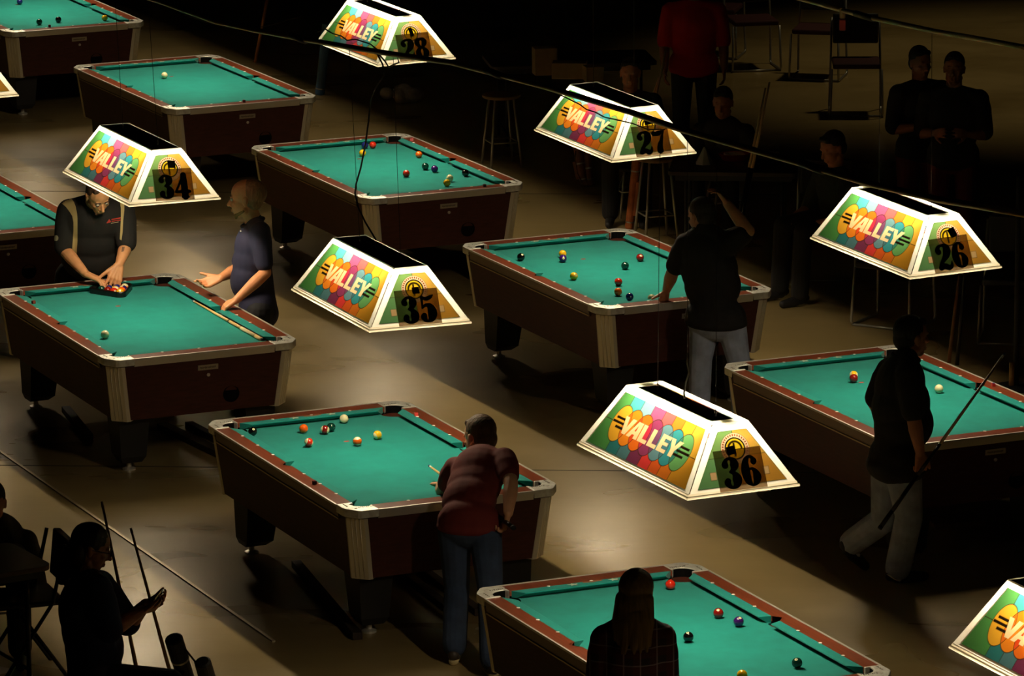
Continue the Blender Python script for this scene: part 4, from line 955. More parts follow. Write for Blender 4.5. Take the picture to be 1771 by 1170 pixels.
root, hF, body, shirt, tr = person('man in black and tan shirt bending over the ball rack under lamp 34', J, V3(J['pelvis'].x, J['pelvis'].y, 0), (28, 26, 25), (120, 100, 74), skin=(214, 152, 104), k=1.12, w=1.12, belly=.05, hs=1.08, sleeve=.92, hem=.12, loose=.02)
face_bits(root, J['head'], hF, 1.08, brow=mat('brow_dark', (50, 34, 24), .8), par=body)
hair_cap(root, J, hF, 1.08, (70, 50, 34), top=-.002, front=.03)
r, f, u = hF; q = lambda a, b, c_: J['head']+(r*a+f*b+u*c_)*1.08
bm = BM(); add_caps(bm, q(-.02, .066, -.104), .014, q(.02, .066, -.104), .014); bake('beard', bm, mat('beard_brown', (92, 60, 40), .8), root, .004, 2)
tan = mat('tan_panel', (190, 168, 112), .85, bump=.2, bscale=20)
d1 = dense([((101, 346), (124, 344)), ((107, 352), (128, 350)), ((114, 358), (131, 358)), ((120, 366), (133, 368)), ((125, 374), (134, 378)), ((127, 385), (134, 388)), ((127, 400), (134, 402)), ((126, 415), (134, 417)), ((125, 428), (133, 430)), ((124, 438), (133, 446))], 4)
decal('tan_panel', shirt, [(d1, 5)], tan, shirt)
d2 = dense([((207.5, 350), (215, 354)), ((209, 360), (215, 364)), ((209, 380), (213, 382)), ((208, 400), (212, 402)), ((207, 414), (210, 416))], 4)
decal('tan_panel', shirt, [(d2, 3)], tan, shirt)
rd = mat('logo_red', (196, 60, 44), .7); wl = mat('logo_cream', (196, 186, 150), .7)
decal('chest_logo', shirt, [(dense([((184, 386), (185, 386.5)), ((187, 382), (191, 385)), ((189, 379), (192, 383.5))], 2), 3), (dense([((193, 379), (209, 376)), ((192.5, 381), (208.5, 378.3))], 2), 8), (dense([((193, 382.5), (209, 380)), ((193, 384), (208.6, 381.5))], 2), 8)], rd, shirt)
decal('chest_tagline', shirt, [([((192, 386), (205, 383.6)), ((192, 387), (205, 384.6))], 8)], wl, shirt)
decal('sleeve_emblem', shirt, [([((93+math.sin(a)*-4, 412+5*math.cos(a)), (97+math.sin(a)*4, 412+5*math.cos(a))) for a in np.linspace(.3, 2.8, 8)], 5)], wl, shirt)
decal('tattoo', body, [([((211, 427), (216, 427)), ((210.5, 431), (215, 431)), ((210, 436), (214, 435))], 4)], mat('tattoo_ink', (120, 84, 62), .6), body, .001)

# --- man in the maroon shirt leaning over the near end of table 35
J = dict(head=P(829, 757, 29.2), fwd=V3(-.62, .7, -.3), hup=V3(-.12, .32, .93), neck=P(836, 796, 28.98), pelvis=P(812, 903, 28.62), chest=P(828, 818, 28.92), waist=P(812, 865, 28.74),
         shR=P(873, 796, 28.88), shL=P(788, 812, 29.05), elR=P(884, 838, 28.66), wrR=P(879, 888, 28.5), elL=P(766, 850, 29.14), wrL=P(763, 838, 29.42),
         hipR=P(838, 912, 28.6), hipL=P(786, 914, 28.64), knR=P(848, 1022, 28.42), knL=P(790, 1018, 28.6))
J['anL'] = pz(786, 1122, .085); J['anR'] = pz(851, 1146, .085)
J['toeL'] = J['anL']+V3(.02, .17, -.03); J['toeR'] = J['anR']+V3(-.03, .17, -.03)
cb, ct = P(889, 914, 28.36), pz(742, 806, .865)
cdir = (ct-cb).normalized()
J['handR'] = (V3(-.25, .25, -.9), V3(-.9, -.1, .1), V3(-.3, .9, .2), dict(curls=(58, 62, 64, 66), spread=(3, 1, -1, -3), thumb=(30, 40), s=1.08, bend=1.0))
J['handL'] = (V3(-.35, .9, -.2), V3(0, 0, -1), V3(1, .3, 0), dict(curls=(24, 20, 22, 26), spread=(12, 3, -5, -13), thumb=(40, 10), s=1.0))
root, hF, body, shirt, tr = person('man in maroon shirt and jeans leaning over the table end under lamp 35, back turned', J, V3(J['pelvis'].x, J['pelvis'].y, 0), (112, 34, 28), (0, 0, 0), trouser_mat=denim_d, skin=(206, 150, 112), shoe=(60, 50, 42), k=1.06, w=1.02, hs=1.1, sleeve=.62, hem=.08, loose=.012, belly=.0)
hair_cap(root, J, hF, 1.1, (92, 68, 42), top=.003, front=.035)
bm = BM()
for s_ in 'LR':
    a = J['an'+s_]; tv = (J['toe'+s_]-a).normalized(); add_caps(bm, V3(a.x, a.y, .016)-tv*.05, .03, V3(a.x, a.y, .016)+tv*.15, .032)
for v in bm.verts: v.co.z = min(.03, max(.001, v.co.z)); v.co -= root.location
obj('shoe_sole', bm, mat('sole_cream', (210, 190, 140), .7), root, smooth=False)
cue(ct, cb, 'cue held by the man in maroon, pale shaft over the cloth, dark butt behind him', butt_m=buttm, wrap_m=buttm, joint=redw)

# --- man in black shirt and light jeans at table 27, hand propped on the near rail
Y0 = 34.12
hb = pz(1150, 508, .872)
J = dict(head=P(1213, 374, Y0+.05), fwd=V3(-.6, .75, -.35), hup=V3(-.1, .2, 1), neck=P(1220, 402, Y0), pelvis=P(1238, 548, Y0-.02), chest=P(1222, 440, Y0+.02), waist=P(1230, 495, Y0),
         shL=P(1187, 425, Y0+.08), shR=P(1258, 422, Y0-.06), elL=P(1163, 472, Y0+.14), wrL=hb+V3(.012, -.01, .03), elR=P(1294, 400, Y0-.12), wrR=P(1257, 352, Y0-.02),
         hipL=P(1219, 558, Y0+.02), hipR=P(1263, 555, Y0-.06))
for s_, dx in (('L', -.03), ('R', .06)):
    h = J['hip'+s_]; J['kn'+s_] = V3(h.x+dx, h.y-.03, .46); J['an'+s_] = V3(h.x+dx*1.4, h.y-.06, .085); J['toe'+s_] = J['an'+s_]+V3(-.06, .15, -.03)
J['handL'] = (V3(-.25, .1, -.9), V3(-.6, .8, 0), V3(-.9, .3, .2), dict(curls=(10, 6, 8, 12), spread=(24, 8, -10, -28), thumb=(62, -5), s=1.02))
J['handR'] = (V3(-.6, 0, .8), V3(-.7, 0, -.7), V3(0, 1, 0), dict(curls=(30, 32, 34, 36), s=1.05))
root, hF, body, shirt, tr = person('man in black shirt and faded jeans propping one hand on the lamp 27 table', J, V3(J['pelvis'].x, J['pelvis'].y, 0), (20, 19, 19), (0, 0, 0), trouser_mat=denim, skin=(200, 140, 100), k=1.12, w=1.08, belly=.03, hs=1.08, sleeve=.72, hem=.10, loose=.02)
hair_cap(root, J, hF, 1.08, (34, 26, 20), top=.0, front=.04)

# --- man walking past table 26 with a cue
J = dict(head=P(1577, 582, 29.95), fwd=V3(.85, .5, -.05), neck=P(1567, 622, 29.9), pelvis=P(1550, 792, 29.9), chest=P(1556, 668, 29.9), waist=P(1550, 735, 29.9),
         shR=P(1572, 648, 29.72), shL=P(1538, 642, 30.08), elR=P(1580, 722, 29.66), wrR=P(1591, 783, 29.66), elL=P(1512, 696, 30.1), wrL=P(1540, 745, 30.22),
         hipR=P(1562, 812, 29.84), hipL=P(1538, 812, 29.98), knR=P(1572, 895, 29.86), knL=P(1530, 898, 30.05))
J['anR'] = pz(1553, 988, .085); J['toeR'] = J['anR']+V3(.17, .05, -.025)
J['anL'] = P(1474, 944, 30.25); J['toeL'] = J['anL']+V3(.10, .05, -.13)
J['handR'] = (V3(.12, .05, -1), V3(-.35, .9, 0), V3(.9, .3, .1), dict(curls=(60, 62, 64, 66), spread=(3, 1, -1, -3), thumb=(28, 40), s=1.1, bend=1.0))
J['handL'] = (V3(.3, 0, -1), V3(0, -1, 0), V3(1, 0, 0))
root, hF, body, shirt, tr = person('man in black short-sleeved shirt and jeans walking past the right table, cue in hand', J, V3(J['pelvis'].x, J['pelvis'].y, 0), (16, 15, 15), (0, 0, 0), trouser_mat=denim, skin=(186, 126, 90), shoe=(18, 18, 20), k=1.1, w=1.05, belly=.06, hs=1.1, sleeve=.85, hem=.15, loose=.02, leg_k=1.08)
hair_cap(root, J, hF, 1.1, (24, 20, 18), top=.0, front=.045)
bm = BM(); n_ = 18; ctr = J['neck']+V3(0, 0, .004)
tube(bm, [ctr+V3(.076*math.cos(2*math.pi*i/n_), .076*math.sin(2*math.pi*i/n_), .01-.02*math.cos(2*math.pi*i/n_))-root.location for i in range(n_+1)], .016, 8); obj('collar', bm, mat('collar_black', (16, 15, 15), .8), shirt, smooth=True)
for so, rows in zip([c for c in root.children if c.name.startswith('shoe')], ([((1479, 955), (1481, 953.5)), ((1480, 959), (1484, 956.5)), ((1483, 963), (1487.5, 958)), ((1487, 964), (1488.5, 957)), ((1488, 957.5), (1489, 956.5))], [((1533, 994), (1534, 993.5)), ((1540, 999), (1543, 997)), ((1548, 1004), (1552, 1001)), ((1556, 1007), (1560, 1001)), ((1560, 1002), (1561, 997))])):
    decal('swoosh_mark', so, [(dense(rows, 3), 3)], mat('mark_white', (250, 246, 236), .5), so, .006)
cue(P(1738, 611, 30.0), P(1521, 915, 29.42), 'cue carried slanting by the walking man at the right', butt_m=buttm, wrap_m=buttm, joint=buttm, shaft=mat('cue_ash', (226, 196, 150), .4))

# --- long-haired woman in plaid shirt at the bottom
pm = bpy.data.materials.new('plaid_flannel'); pm.use_nodes = True; nt = pm.node_tree; N = nt.nodes; L = nt.links; b = N['Principled BSDF']; b.inputs['Roughness'].default_value = .9
tc = N.new('ShaderNodeTexCoord'); sx = N.new('ShaderNodeSeparateXYZ'); L.new(tc.outputs['Object'], sx.inputs[0]); prev = None
base = N.new('ShaderNodeRGB'); base.outputs[0].default_value = s2l((34, 26, 34))+(1,); prev = base.outputs[0]
for ax, per, ph, wd, col in (('X', .085, 0, .5, (78, 24, 30)), ('Z', .085, .3, .5, (78, 24, 30)), ('X', .085, .6, .08, (150, 140, 150)), ('Z', .085, .8, .08, (150, 140, 150))):
    a1 = N.new('ShaderNodeMath'); a1.operation = 'MULTIPLY_ADD'; L.new(sx.outputs[ax], a1.inputs[0]); a1.inputs[1].default_value = 1/per; a1.inputs[2].default_value = ph
    a2 = N.new('ShaderNodeMath'); a2.operation = 'FRACT'; L.new(a1.outputs[0], a2.inputs[0]); a3 = N.new('ShaderNodeMath'); a3.operation = 'LESS_THAN'; L.new(a2.outputs[0], a3.inputs[0]); a3.inputs[1].default_value = wd
    a4 = N.new('ShaderNodeMath'); a4.operation = 'MULTIPLY'; L.new(a3.outputs[0], a4.inputs[0]); a4.inputs[1].default_value = .5
    mx = N.new('ShaderNodeMix'); mx.data_type = 'RGBA'; L.new(a4.outputs[0], mx.inputs[0]); L.new(prev, mx.inputs[6]); mx.inputs[7].default_value = s2l(col)+(1,); prev = mx.outputs[2]
L.new(prev, b.inputs['Base Color'])
Y0 = 24.62
J = dict(head=P(1101, 1026, Y0), fwd=V3(.3, 1, -.12), neck=P(1097, 1078, Y0-.02), pelvis=P(1094, 1272, Y0), shL=P(1046, 1108, Y0+.02), shR=P(1144, 1106, Y0), elL=P(1034, 1195, Y0), elR=P(1152, 1190, Y0), wrL=P(1046, 1270, Y0+.15), wrR=P(1142, 1265, Y0+.15),
         hipL=P(1072, 1285, Y0), hipR=P(1118, 1285, Y0))
for s_ in 'LR':
    h = J['hip'+s_]; J['kn'+s_] = V3(h.x, h.y, .44); J['an'+s_] = V3(h.x, h.y-.03, .085); J['toe'+s_] = J['an'+s_]+V3(0, .16, -.03)
J['handL'] = J['handR'] = (V3(0, .6, -.8), V3(0, -.8, -.6), V3(0, 1, 0))
root, hF, body, shirt, tr = person('long-haired woman in dark plaid shirt at the bottom, seen from behind', J, V3(J['pelvis'].x, J['pelvis'].y, 0), (0, 0, 0), (36, 36, 44), shirt_mat=pm, skin=(206, 150, 112), k=1.02, w=1.06, hs=1.04, sleeve=1.0, hem=.16, loose=.02)
r, f, u = hF; q = lambda a, b, c_: J['head']+(r*a+f*b+u*c_); bm = BM()
add_ell(bm, q(0, -.014, .035), hF, (.09, .108, .096)); add_ell(bm, q(0, -.055, -.05), hF, (.09, .07, .11))
rnd = random.Random(7)
for i in range(26):
    a = -1.5+3.0*i/25; x = math.sin(a)*.074; y = -.03-math.cos(a)*.06; L_ = .2+.07*rnd.random()+.05*math.cos(a)
    add_caps(bm, q(x, y, -.02), .026, q(x*1.18, y-.015, -.14), .024); add_caps(bm, q(x*1.18, y-.015, -.14), .024, q(x*1.25+rnd.uniform(-.012, .012), y-.02, -L_), .008)
bake('hair', bm, mat('hair_long_brown', (104, 82, 46), .6, noise=.4, nscale=50, bump=.6, bscale=70, stretch=(1, 1, .12)), root, .005, 2)

# --- woman with glasses sitting at the bottom left with a phone
Y0 = 25.7
J = dict(head=P(158, 946, Y0), fwd=V3(.93, .12, -.32), hup=V3(.25, 0, 1), neck=P(150, 1003, Y0), pelvis=P(165, 1168, Y0), chest=P(150, 1058, Y0), waist=P(158, 1120, Y0),
         shR=P(168, 1022, Y0-.17), shL=P(172, 1014, Y0+.17), elR=P(190, 1092, Y0-.2), elL=P(222, 1080, Y0+.2), wrR=P(243, 1058, Y0-.1), wrL=P(252, 1045, Y0+.1),
         hipR=P(172, 1180, Y0-.1), hipL=P(176, 1180, Y0+.1))
for s_, y in (('R', -.13), ('L', .13)):
    h = J['hip'+s_]; J['kn'+s_] = V3(h.x+.36, Y0+y, h.z-.02); J['an'+s_] = V3(h.x+.38, Y0+y, .30); J['toe'+s_] = J['an'+s_]+V3(.16, 0, -.04)
J['handR'] = (V3(.9, .3, .15), V3(0, .6, .8), V3(0, .3, 1), dict(curls=(46, 46, 50, 52), s=.95)); J['handL'] = (V3(.9, -.2, .2), V3(0, -.5, .8), V3(0, 0, 1), dict(curls=(40, 44, 48, 50), s=.95))
root, hF, body, shirt, tr = person('dark-haired woman with glasses seated at bottom left, looking at a phone', J, V3(J['pelvis'].x, J['pelvis'].y, 0), (30, 42, 78), (40, 44, 56), skin=(176, 116, 88), k=1.1, w=1.1, hs=1.06, sleeve=.95, hem=.12, loose=.022, belly=.02)
r, f, u = hF; q = lambda a, b, c_: J['head']+(r*a+f*b+u*c_)*1.06; bm = BM()
add_ell(bm, q(0, -.018, .036), hF, (.086, .104, .092)); add_ell(bm, q(0, -.06, -.06), hF, (.088, .066, .13)); add_caps(bm, q(0, -.085, -.08), .055, q(0, -.09, -.2), .035)
bake('hair', bm, mat('hair_black_long', (28, 20, 16), .5, noise=.3, nscale=50), root, .005, 3)
bm = BM(); gm = mat('glasses_frame', (20, 18, 18), .3)
for e in (-1, 1):
    tube(bm, [q(.033*e+.022*math.cos(t), .102, .004+.017*math.sin(t))-root.location for t in np.linspace(0, 2*math.pi, 17)], .0022, 6); tube(bm, [q(.055*e, .10, .006)-root.location, q(.08*e, .0, .004)-root.location], .002, 6)
tube(bm, [q(-.011, .103, .006)-root.location, q(.011, .103, .006)-root.location], .002, 6); obj('glasses', bm, gm, root)
ph = thing('phone', 'dark phone held up by the seated woman with glasses', 'phone', P(268, 1040, Y0))
bm = BM(); box(bm, -.004, .004, -.036, .036, -.07, .07, Matrix.Rotation(R(38), 4, 'Y')); obj('phone_case', bm, mat('phone_black', (18, 18, 20), .3), ph, bevel=.002)
bm = BM(); box(bm, -.0046, -.0040, -.032, .032, -.064, .064, Matrix.Rotation(R(38), 4, 'Y')); obj('screen', bm, mat('phone_glass', (10, 10, 14), .1), ph)

# ------------------------------------------------------------------ things around the tables
dwood = mat('dark_plank', (52, 38, 26), .7, noise=.3, nscale=8, stretch=(1, 8, 1))
def plank(t, u0, v0, u1, v1, label, wd=.06, h=.045):
    p, q = tpos(t, u0, v0), tpos(t, u1, v1); c = (p+q)/2; d = (q-p).normalized(); L_ = (q-p).length/2; bm = BM()
    box(bm, -L_, L_, -wd/2, wd/2, 0, h); o = obj('floor_plank', bm, dwood, bevel=.004); o.location = (c.x, c.y, .001); o.rotation_euler = (0, 0, math.atan2(d.y, d.x)); tag(o, label, 'plank', 'dark planks lying under the tables'); return o
plank('35', -.55, -.34, 1.12, -.60, 'long dark plank under the left side of the lamp 35 table')
plank('35', -.45, .21, .85, .12, 'dark plank under the right half of the lamp 35 table, left of a pair')
plank('35', -.35, .33, .95, .26, 'dark plank under the right half of the lamp 35 table, right of a pair')
plank('34', .0, .12, 1.05, .22, 'dark plank under the lamp 34 table, left of a pair', .08)
plank('34', .05, .30, 1.1, .36, 'dark plank under the lamp 34 table, right of a pair', .06)
plank('34', -.75, -.33, .1, -.45, 'short dark plank under the left side of the lamp 34 table')
# flattened cardboard under table 26
c = pz(1650, 905, 0); bm = BM(); box(bm, -.17, .17, -.12, .12, 0, .03); bx = obj('cardboard_box', bm, mat('cardboard', (120, 84, 52), .85), bevel=.003); bx.location = (c.x, c.y, .001); bx.rotation_euler = (0, 0, R(12)); tag(bx, 'flat brown box on the floor under the right hand table', 'box')

def leaning_case(bottom, top, r, m, label, pouch=True):
    b, t = Vector(bottom), Vector(top); d = (t-b); L_ = d.length; o = thing('cue_case', label, 'cue case', b)
    q = d.to_track_quat('Z', 'Y').to_matrix().to_4x4(); bm = BM(); lathe(bm, [(r*.8, 0), (r*1.04, .012), (r*1.04, .05), (r, .055), (r, L_-.16), (r*1.05, L_-.155), (r*1.05, L_-.01), (r*.8, L_)], q, 16); obj('tube_body', bm, m, o, smooth=False, bevel=.002)
    if pouch:
        bm = BM(); box(bm, -r*.7, r*.7, -r*1.75, -r*.6, L_*.18, L_*.62, q); obj('pouch', bm, m, o, bevel=.008)
        bm = BM(); tube(bm, [q @ V3(r*1.1, 0, L_*.1), q @ V3(r*1.9, -.01, L_*.35), q @ V3(r*1.8, 0, L_*.7), q @ V3(r*1.05, 0, L_*.86)], .006, 6); obj('strap', bm, m, o, smooth=True)
    for zz in (.055, L_-.17):
        bm = BM(); lathe(bm, [(r*1.06, zz), (r*1.08, zz+.006), (r*1.06, zz+.012)], q, 16); obj('metal_ring', bm, steel, o)
    return o
leather = mat('tan_leather', (178, 98, 50), .45, noise=.25, nscale=14); leather_d = mat('brown_leather', (120, 66, 36), .5, noise=.25, nscale=14)
b0 = pz(1088, 396, .0); leaning_case(b0, P(1102, 262, b0.y-.02), .035, leather, 'tan leather cue case with pouch standing behind the far corner of the lamp 27 table')
b0 = pz(1013, 321, .0); leaning_case(b0, P(998, 250, b0.y+.05), .04, leather_d, 'brown leather cue case standing on the floor below lamp 27')
b0 = pz(553, 164, .0); leaning_case(b0, P(566, 40, b0.y), .045, mat('blue_case', (60, 100, 140), .4), 'steel blue tube case standing behind lamp 28', False)
b0 = pz(1022, 322, .0); leaning_case(b0, P(1014, 258, b0.y+.05), .028, leather_d, 'narrower brown case leaning beside the brown leather one', False)
def stick(p, q, r, m, label, name='wooden_stick', cat='stick', r2=None, grp=None):
    p, q = Vector(p), Vector(q); bm = BM(); tube(bm, [V3(0, 0, 0), q-p], [r, r2 or r], 10); o = obj(name, bm, m, smooth=True); o.location = p; return tag(o, label, cat, grp)
b0 = pz(441, 108, 0); stick(b0, P(468, -30, b0.y+.15), .016, mat('broom_wood', (176, 112, 56), .5), 'orange brown wooden stick leaning at the top, right of the one-ball table')

# folding tables, stools and chairs in the dark background
metal_d = mat('dim_chrome', (170, 168, 160), .3, .7); tabl = mat('dark_tabletop', (54, 40, 30), .5); black_pl = mat('black_vinyl', (20, 19, 18), .6); woodseat = mat('wood_seat', (128, 96, 54), .5)
def fold_table(c, L_, W_, rz, label, h=.74, m=None, round_=.05):
    t = thing('folding_table', label, 'table', (c.x, c.y, 0), rz)
    pts = []
    for sx, sy, a0 in ((1, -1, -90), (1, 1, 0), (-1, 1, 90), (-1, -1, 180)): pts += arc(sx*(L_/2-round_), sy*(W_/2-round_), round_, a0, a0+90, 5)
    bm = BM(); prism(bm, pts, h-.03, h); obj('table_top', bm, m or tabl, t, bevel=.004)
    bm = BM(); box(bm, -L_/2+.06, L_/2-.06, -W_/2+.03, W_/2-.03, h-.075, h-.03); obj('apron', bm, black_pl, t)
    for s in (-1, 1):
        for y in (-1, 1):
            bm = BM(); tube(bm, [(s*(L_/2-.14), y*(W_/2-.07), 0), (s*(L_/2-.14), y*(W_/2-.07), h-.05)], .014, 10); obj('leg', bm, black_pl, t, smooth=True)
        bm = BM(); tube(bm, [(s*(L_/2-.14), -(W_/2-.07), .12), (s*(L_/2-.14), (W_/2-.07), .12)], .011, 8); obj('crossbar', bm, black_pl, t, smooth=True)
    return t
def sled_chair(c, rz, label, seat=.45):
    t = thing('sled_chair', label, 'chair', (c.x, c.y, 0), rz, 'metal framed chairs in the background')
    for s in (-1, 1):
        bm = BM(); tube(bm, [(-.2, s*.23, seat), (-.23, s*.24, .04), (-.21, s*.24, .012), (.21, s*.24, .012), (.23, s*.24, .04), (.2, s*.23, seat), (.26, s*.22, .86)], .011, 8); obj('side_frame', bm, metal_d, t, smooth=True)
    bm = BM(); tube(bm, [(-.21, -.24, .012), (-.21, .24, .012)], .010, 8); obj('floor_bar', bm, metal_d, t, smooth=True)
    bm = BM(); box(bm, -.22, .22, -.22, .22, seat, seat+.05); obj('seat', bm, black_pl, t, bevel=.015)
    bm = BM(); box(bm, .21, .25, -.21, .21, .62, .90); obj('backrest', bm, black_pl, t, bevel=.015)
    return t
def stool(c, h, label, m=None, rz=.3):
    t = thing('bar_stool', label, 'stool', (c.x, c.y, 0), rz)
    bm = BM(); lathe(bm, [(.15, h-.035), (.168, h-.025), (.168, h-.008), (.15, h)], None, 22); obj('seat', bm, m or woodseat, t, smooth=False)
    for k in range(4):
        a = R(45+90*k); bm = BM(); tube(bm, [(.2*math.cos(a), .2*math.sin(a), 0), (.12*math.cos(a), .12*math.sin(a), h-.03)], .011, 8); lg = obj('leg', bm, metal_d, t, smooth=True)
    bm = BM(); tube(bm, [(.17*math.cos(R(45+90*k)), .17*math.sin(R(45+90*k)), .22) for k in range(5)], .008, 6); obj('foot_ring', bm, metal_d, t, smooth=True)
    return t
stool(pz(868, 286, 0), .64, 'stool with wooden seat left of lamp 27, in the dark')
stool(pz(1135, 415, 0), .70, 'chrome legged stool behind the tan leather cue case')
sled_chair(pz(1428, 478, 0), R(85), 'chair with bright metal floor frame left of lamp 26')
sled_chair(pz(1752, 588, 0), R(80), 'chair with metal floor frame at the right edge')
sled_chair(pz(1545, 560, 0), R(60), 'chair with metal frame just below lamp 26')
fold_table(pz(985, 240, 0), 1.5, .7, R(8), 'dark folding table with cartons left of the red shirted person')
fold_table(pz(1272, 438, 0), 1.05, .6, R(-6), 'dark folding table behind the man in black, with a red basket', h=.72)
# cartons, cup, basket, napkin, bag
def small(name, cat, label, c, dims, m, rz=0, bev=.004, grp=None):
    bm = BM(); box(bm, -dims[0]/2, dims[0]/2, -dims[1]/2, dims[1]/2, 0, dims[2]); o = obj(name, bm, m, bevel=bev); o.location = c; o.rotation_euler = (0, 0, rz); return tag(o, label, cat, grp)
kraft = mat('carton_beige', (168, 140, 92), .8, noise=.15, nscale=6)
def ontab(px, py, z): return pz(px, py, z)
small('carton', 'carton', 'tall beige carton on the dark folding table, left one', ontab(942, 128, .742), (.2, .16, .24), kraft, R(10))
small('carton', 'carton', 'low beige carton in the middle of the dark folding table', ontab(985, 134, .742), (.3, .18, .14), kraft, R(-5))
small('carton', 'carton', 'low beige carton at the right end of the dark folding table', ontab(1026, 139, .742), (.16, .16, .13), kraft, R(12))
red_pl = mat('basket_red', (170, 30, 24), .5)
c = ontab(1270, 277, .722); bk = thing('food_basket', 'red plastic basket on the folding table behind the man in black', 'basket', c)
bm = BM(); lathe(bm, [(.07, 0), (.1, .05), (.104, .052), (.1, .056), (.066, .01)], Matrix.Diagonal((1.3, 1, 1, 1)), 18); obj('basket_shell', bm, red_pl, bk)
bm = BM(); box(bm, -.08, .08, -.05, .05, .03, .06, Matrix.Rotation(R(12), 4, 'Z')); obj('paper_liner', bm, mat('paper_white', (200, 190, 170), .8), bk, bevel=.01)
c = ontab(1218, 283, .722); bm = BM(); lathe(bm, [(.075, 0), (.04, .07), (.012, .13), (.004, .14)], Matrix.Rotation(R(6), 4, 'X'), 7); o = obj('paper_napkin', bm, mat('napkin_white', (206, 198, 180), .9)); o.location = c; tag(o, 'white folded napkin standing right of lamp 27', 'napkin')
c = pz(690, 176, 0); bm = BM(); rnd = random.Random(5)
for i in range(9): add_ell(bm, V3(rnd.uniform(-.15, .15), rnd.uniform(-.06, .06), .05+rnd.random()*.05), (V3(1, 0, 0), V3(0, 1, 0), V3(0, 0, 1)), (.06+rnd.random()*.04, .06, .05+rnd.random()*.04))
rt_ = thing('plastic_bag', 'crumpled whitish plastic bag on the dark floor below lamp 28', 'bag', c); bake('bag_film', bm, mat('bag_white', (150, 142, 130), .5, bump=.8, bscale=18), None, .012, 1).parent = rt_
small('snack_plate', 'plate', 'pale plate among the cues right of the napkin', ontab(1325, 262, .722), (.2, .14, .012), mat('plate_pale', (150, 138, 104), .5), 0)
# cues that lean in the background
for i, (a, b_, Yb) in enumerate((((1301, 291), (1331, 142), 39.0), ((1296, 290), (1324, 152), 39.05), ((1131, 182), (1152, 84), 41.9), ((1124, 181), (1150, 108), 41.95))):
    p = P(a[0], a[1], Yb); base_ = V3(p.x-(.03), p.y, 0); t_ = P(b_[0], b_[1], Yb+.15); d = t_-p; base_ = p - d*(p.z/d.z)
    nm = ['taller of the two pale cues leaning right of the red basket', 'shorter of the two pale cues leaning right of the red basket', 'taller of the two pale cues above lamp 27', 'shorter of the two pale cues above lamp 27'][i]
    k_ = .5; c = thing('pool_cue', nm, 'pool cue', base_, 0, 'cues leaning in the background')
    bm = BM(); tube(bm, [V3(0, 0, 0), (p-base_)], [.016, .013], 8); obj('butt', bm, buttm, c, smooth=True)
    bm = BM(); tube(bm, [(p-base_), (t_-base_)], [.013, .0075], 8); obj('shaft', bm, mat('cue_dusky', (206, 172, 118), .4), c, smooth=True)
b0 = pz(1641, 628, 0); stick(b0, P(1663, 440, b0.y+.1), .015, mat('cue_brown', (130, 84, 50), .35), 'brown cue standing beyond the right table, left one below lamp 26', 'leaning_cue', 'pool cue', .009)
b0 = pz(1655, 632, 0); stick(b0, P(1672, 440, b0.y+.1), .016, buttm, 'dark cue standing beyond the right table, right one below lamp 26', 'leaning_cue', 'pool cue', .010)
# black pole stand at the far right
c = pz(1757, 672, 0); t = thing('pole_stand', 'tall black pole stand near the right edge beyond the table', 'stand', c)
bm = BM(); lathe(bm, [(.16, 0), (.16, .015), (.03, .03)], None, 20); obj('base', bm, black_pl, t)
bm = BM(); tube(bm, [(0, 0, .02), (0, 0, 1.55)], .02, 10); obj('pole', bm, black_pl, t, smooth=True)
bm = BM(); tube(bm, [(-.035, -.03, .03), (-.035, -.03, .2)], .02, 10); obj('bottle_holder', bm, mat('amber_bottle', (150, 110, 50), .3), t, smooth=True)

# foreground left: table with a seated person, chair, stool and cases
c = pz(90, 977, .74); tb = fold_table(V3(c.x-.66, c.y-.05, 0), 1.2, .6, R(30), 'dark folding table cut by the left edge at bottom left', m=mat('brown_laminate', (88, 62, 42), .5), round_=.07)
c = pz(48, 1155, 0); sc = thing('folding_chair', 'black chair at the left edge under the dark table', 'chair', (c.x, c.y-.1, 0), R(20))
for s in (-1, 1):
    bm = BM(); tube(bm, [(-.2, s*.2, 0), (.12, s*.2, .46), (.2, s*.2, .8)], .012, 8); obj('side_frame', bm, black_pl, sc, smooth=True)
    bm = BM(); tube(bm, [(.2, s*.19, 0), (-.1, s*.19, .45)], .012, 8); obj('leg', bm, black_pl, sc, smooth=True)
bm = BM(); box(bm, -.2, .2, -.2, .2, .44, .47); obj('seat', bm, black_pl, sc, bevel=.01)
bm = BM(); box(bm, .15, .2, -.2, .2, .55, .82, Matrix.Rotation(R(6), 4, 'Y')); obj('backrest', bm, black_pl, sc, bevel=.01)
c = P(165, 1168, 25.7); stool(V3(c.x, c.y, 0), c.z-.135, 'stool under the seated woman with glasses at the bottom left', mat('white_seat', (190, 180, 160), .4), 0)
b0 = pz(338, 1228, 0); t_ = P(300, 1104, b0.y-.25); leaning_case(b0, t_, .05, black_pl, 'black soft cue case standing right of the seated woman', True)
b0 = pz(378, 1236, 0); leaning_case(b0, P(350, 1144, b0.y-.2), .045, black_pl, 'shorter black case right of the black soft cue case', False)
def two_tone(p, q, label):
    p, q = Vector(p), Vector(q); c = thing('pool_cue', label, 'pool cue', p); m_ = mat('cue_dim_maple', (150, 112, 72), .45)
    bm = BM(); tube(bm, [V3(0, 0, 0), (q-p)*.97], [.012, .007], 10); obj('shaft', bm, m_, c, smooth=True)
    bm = BM(); tube(bm, [(q-p)*.97, (q-p)], [.007, .0065], 10); obj('tip', bm, mat('cue_tip_dark', (90, 60, 50), .8), c, smooth=True); return c
two_tone(t_+V3(0, .0, -.3), P(226, 914, b0.y-.1), 'cue rising from the black soft case in front of the seated woman')
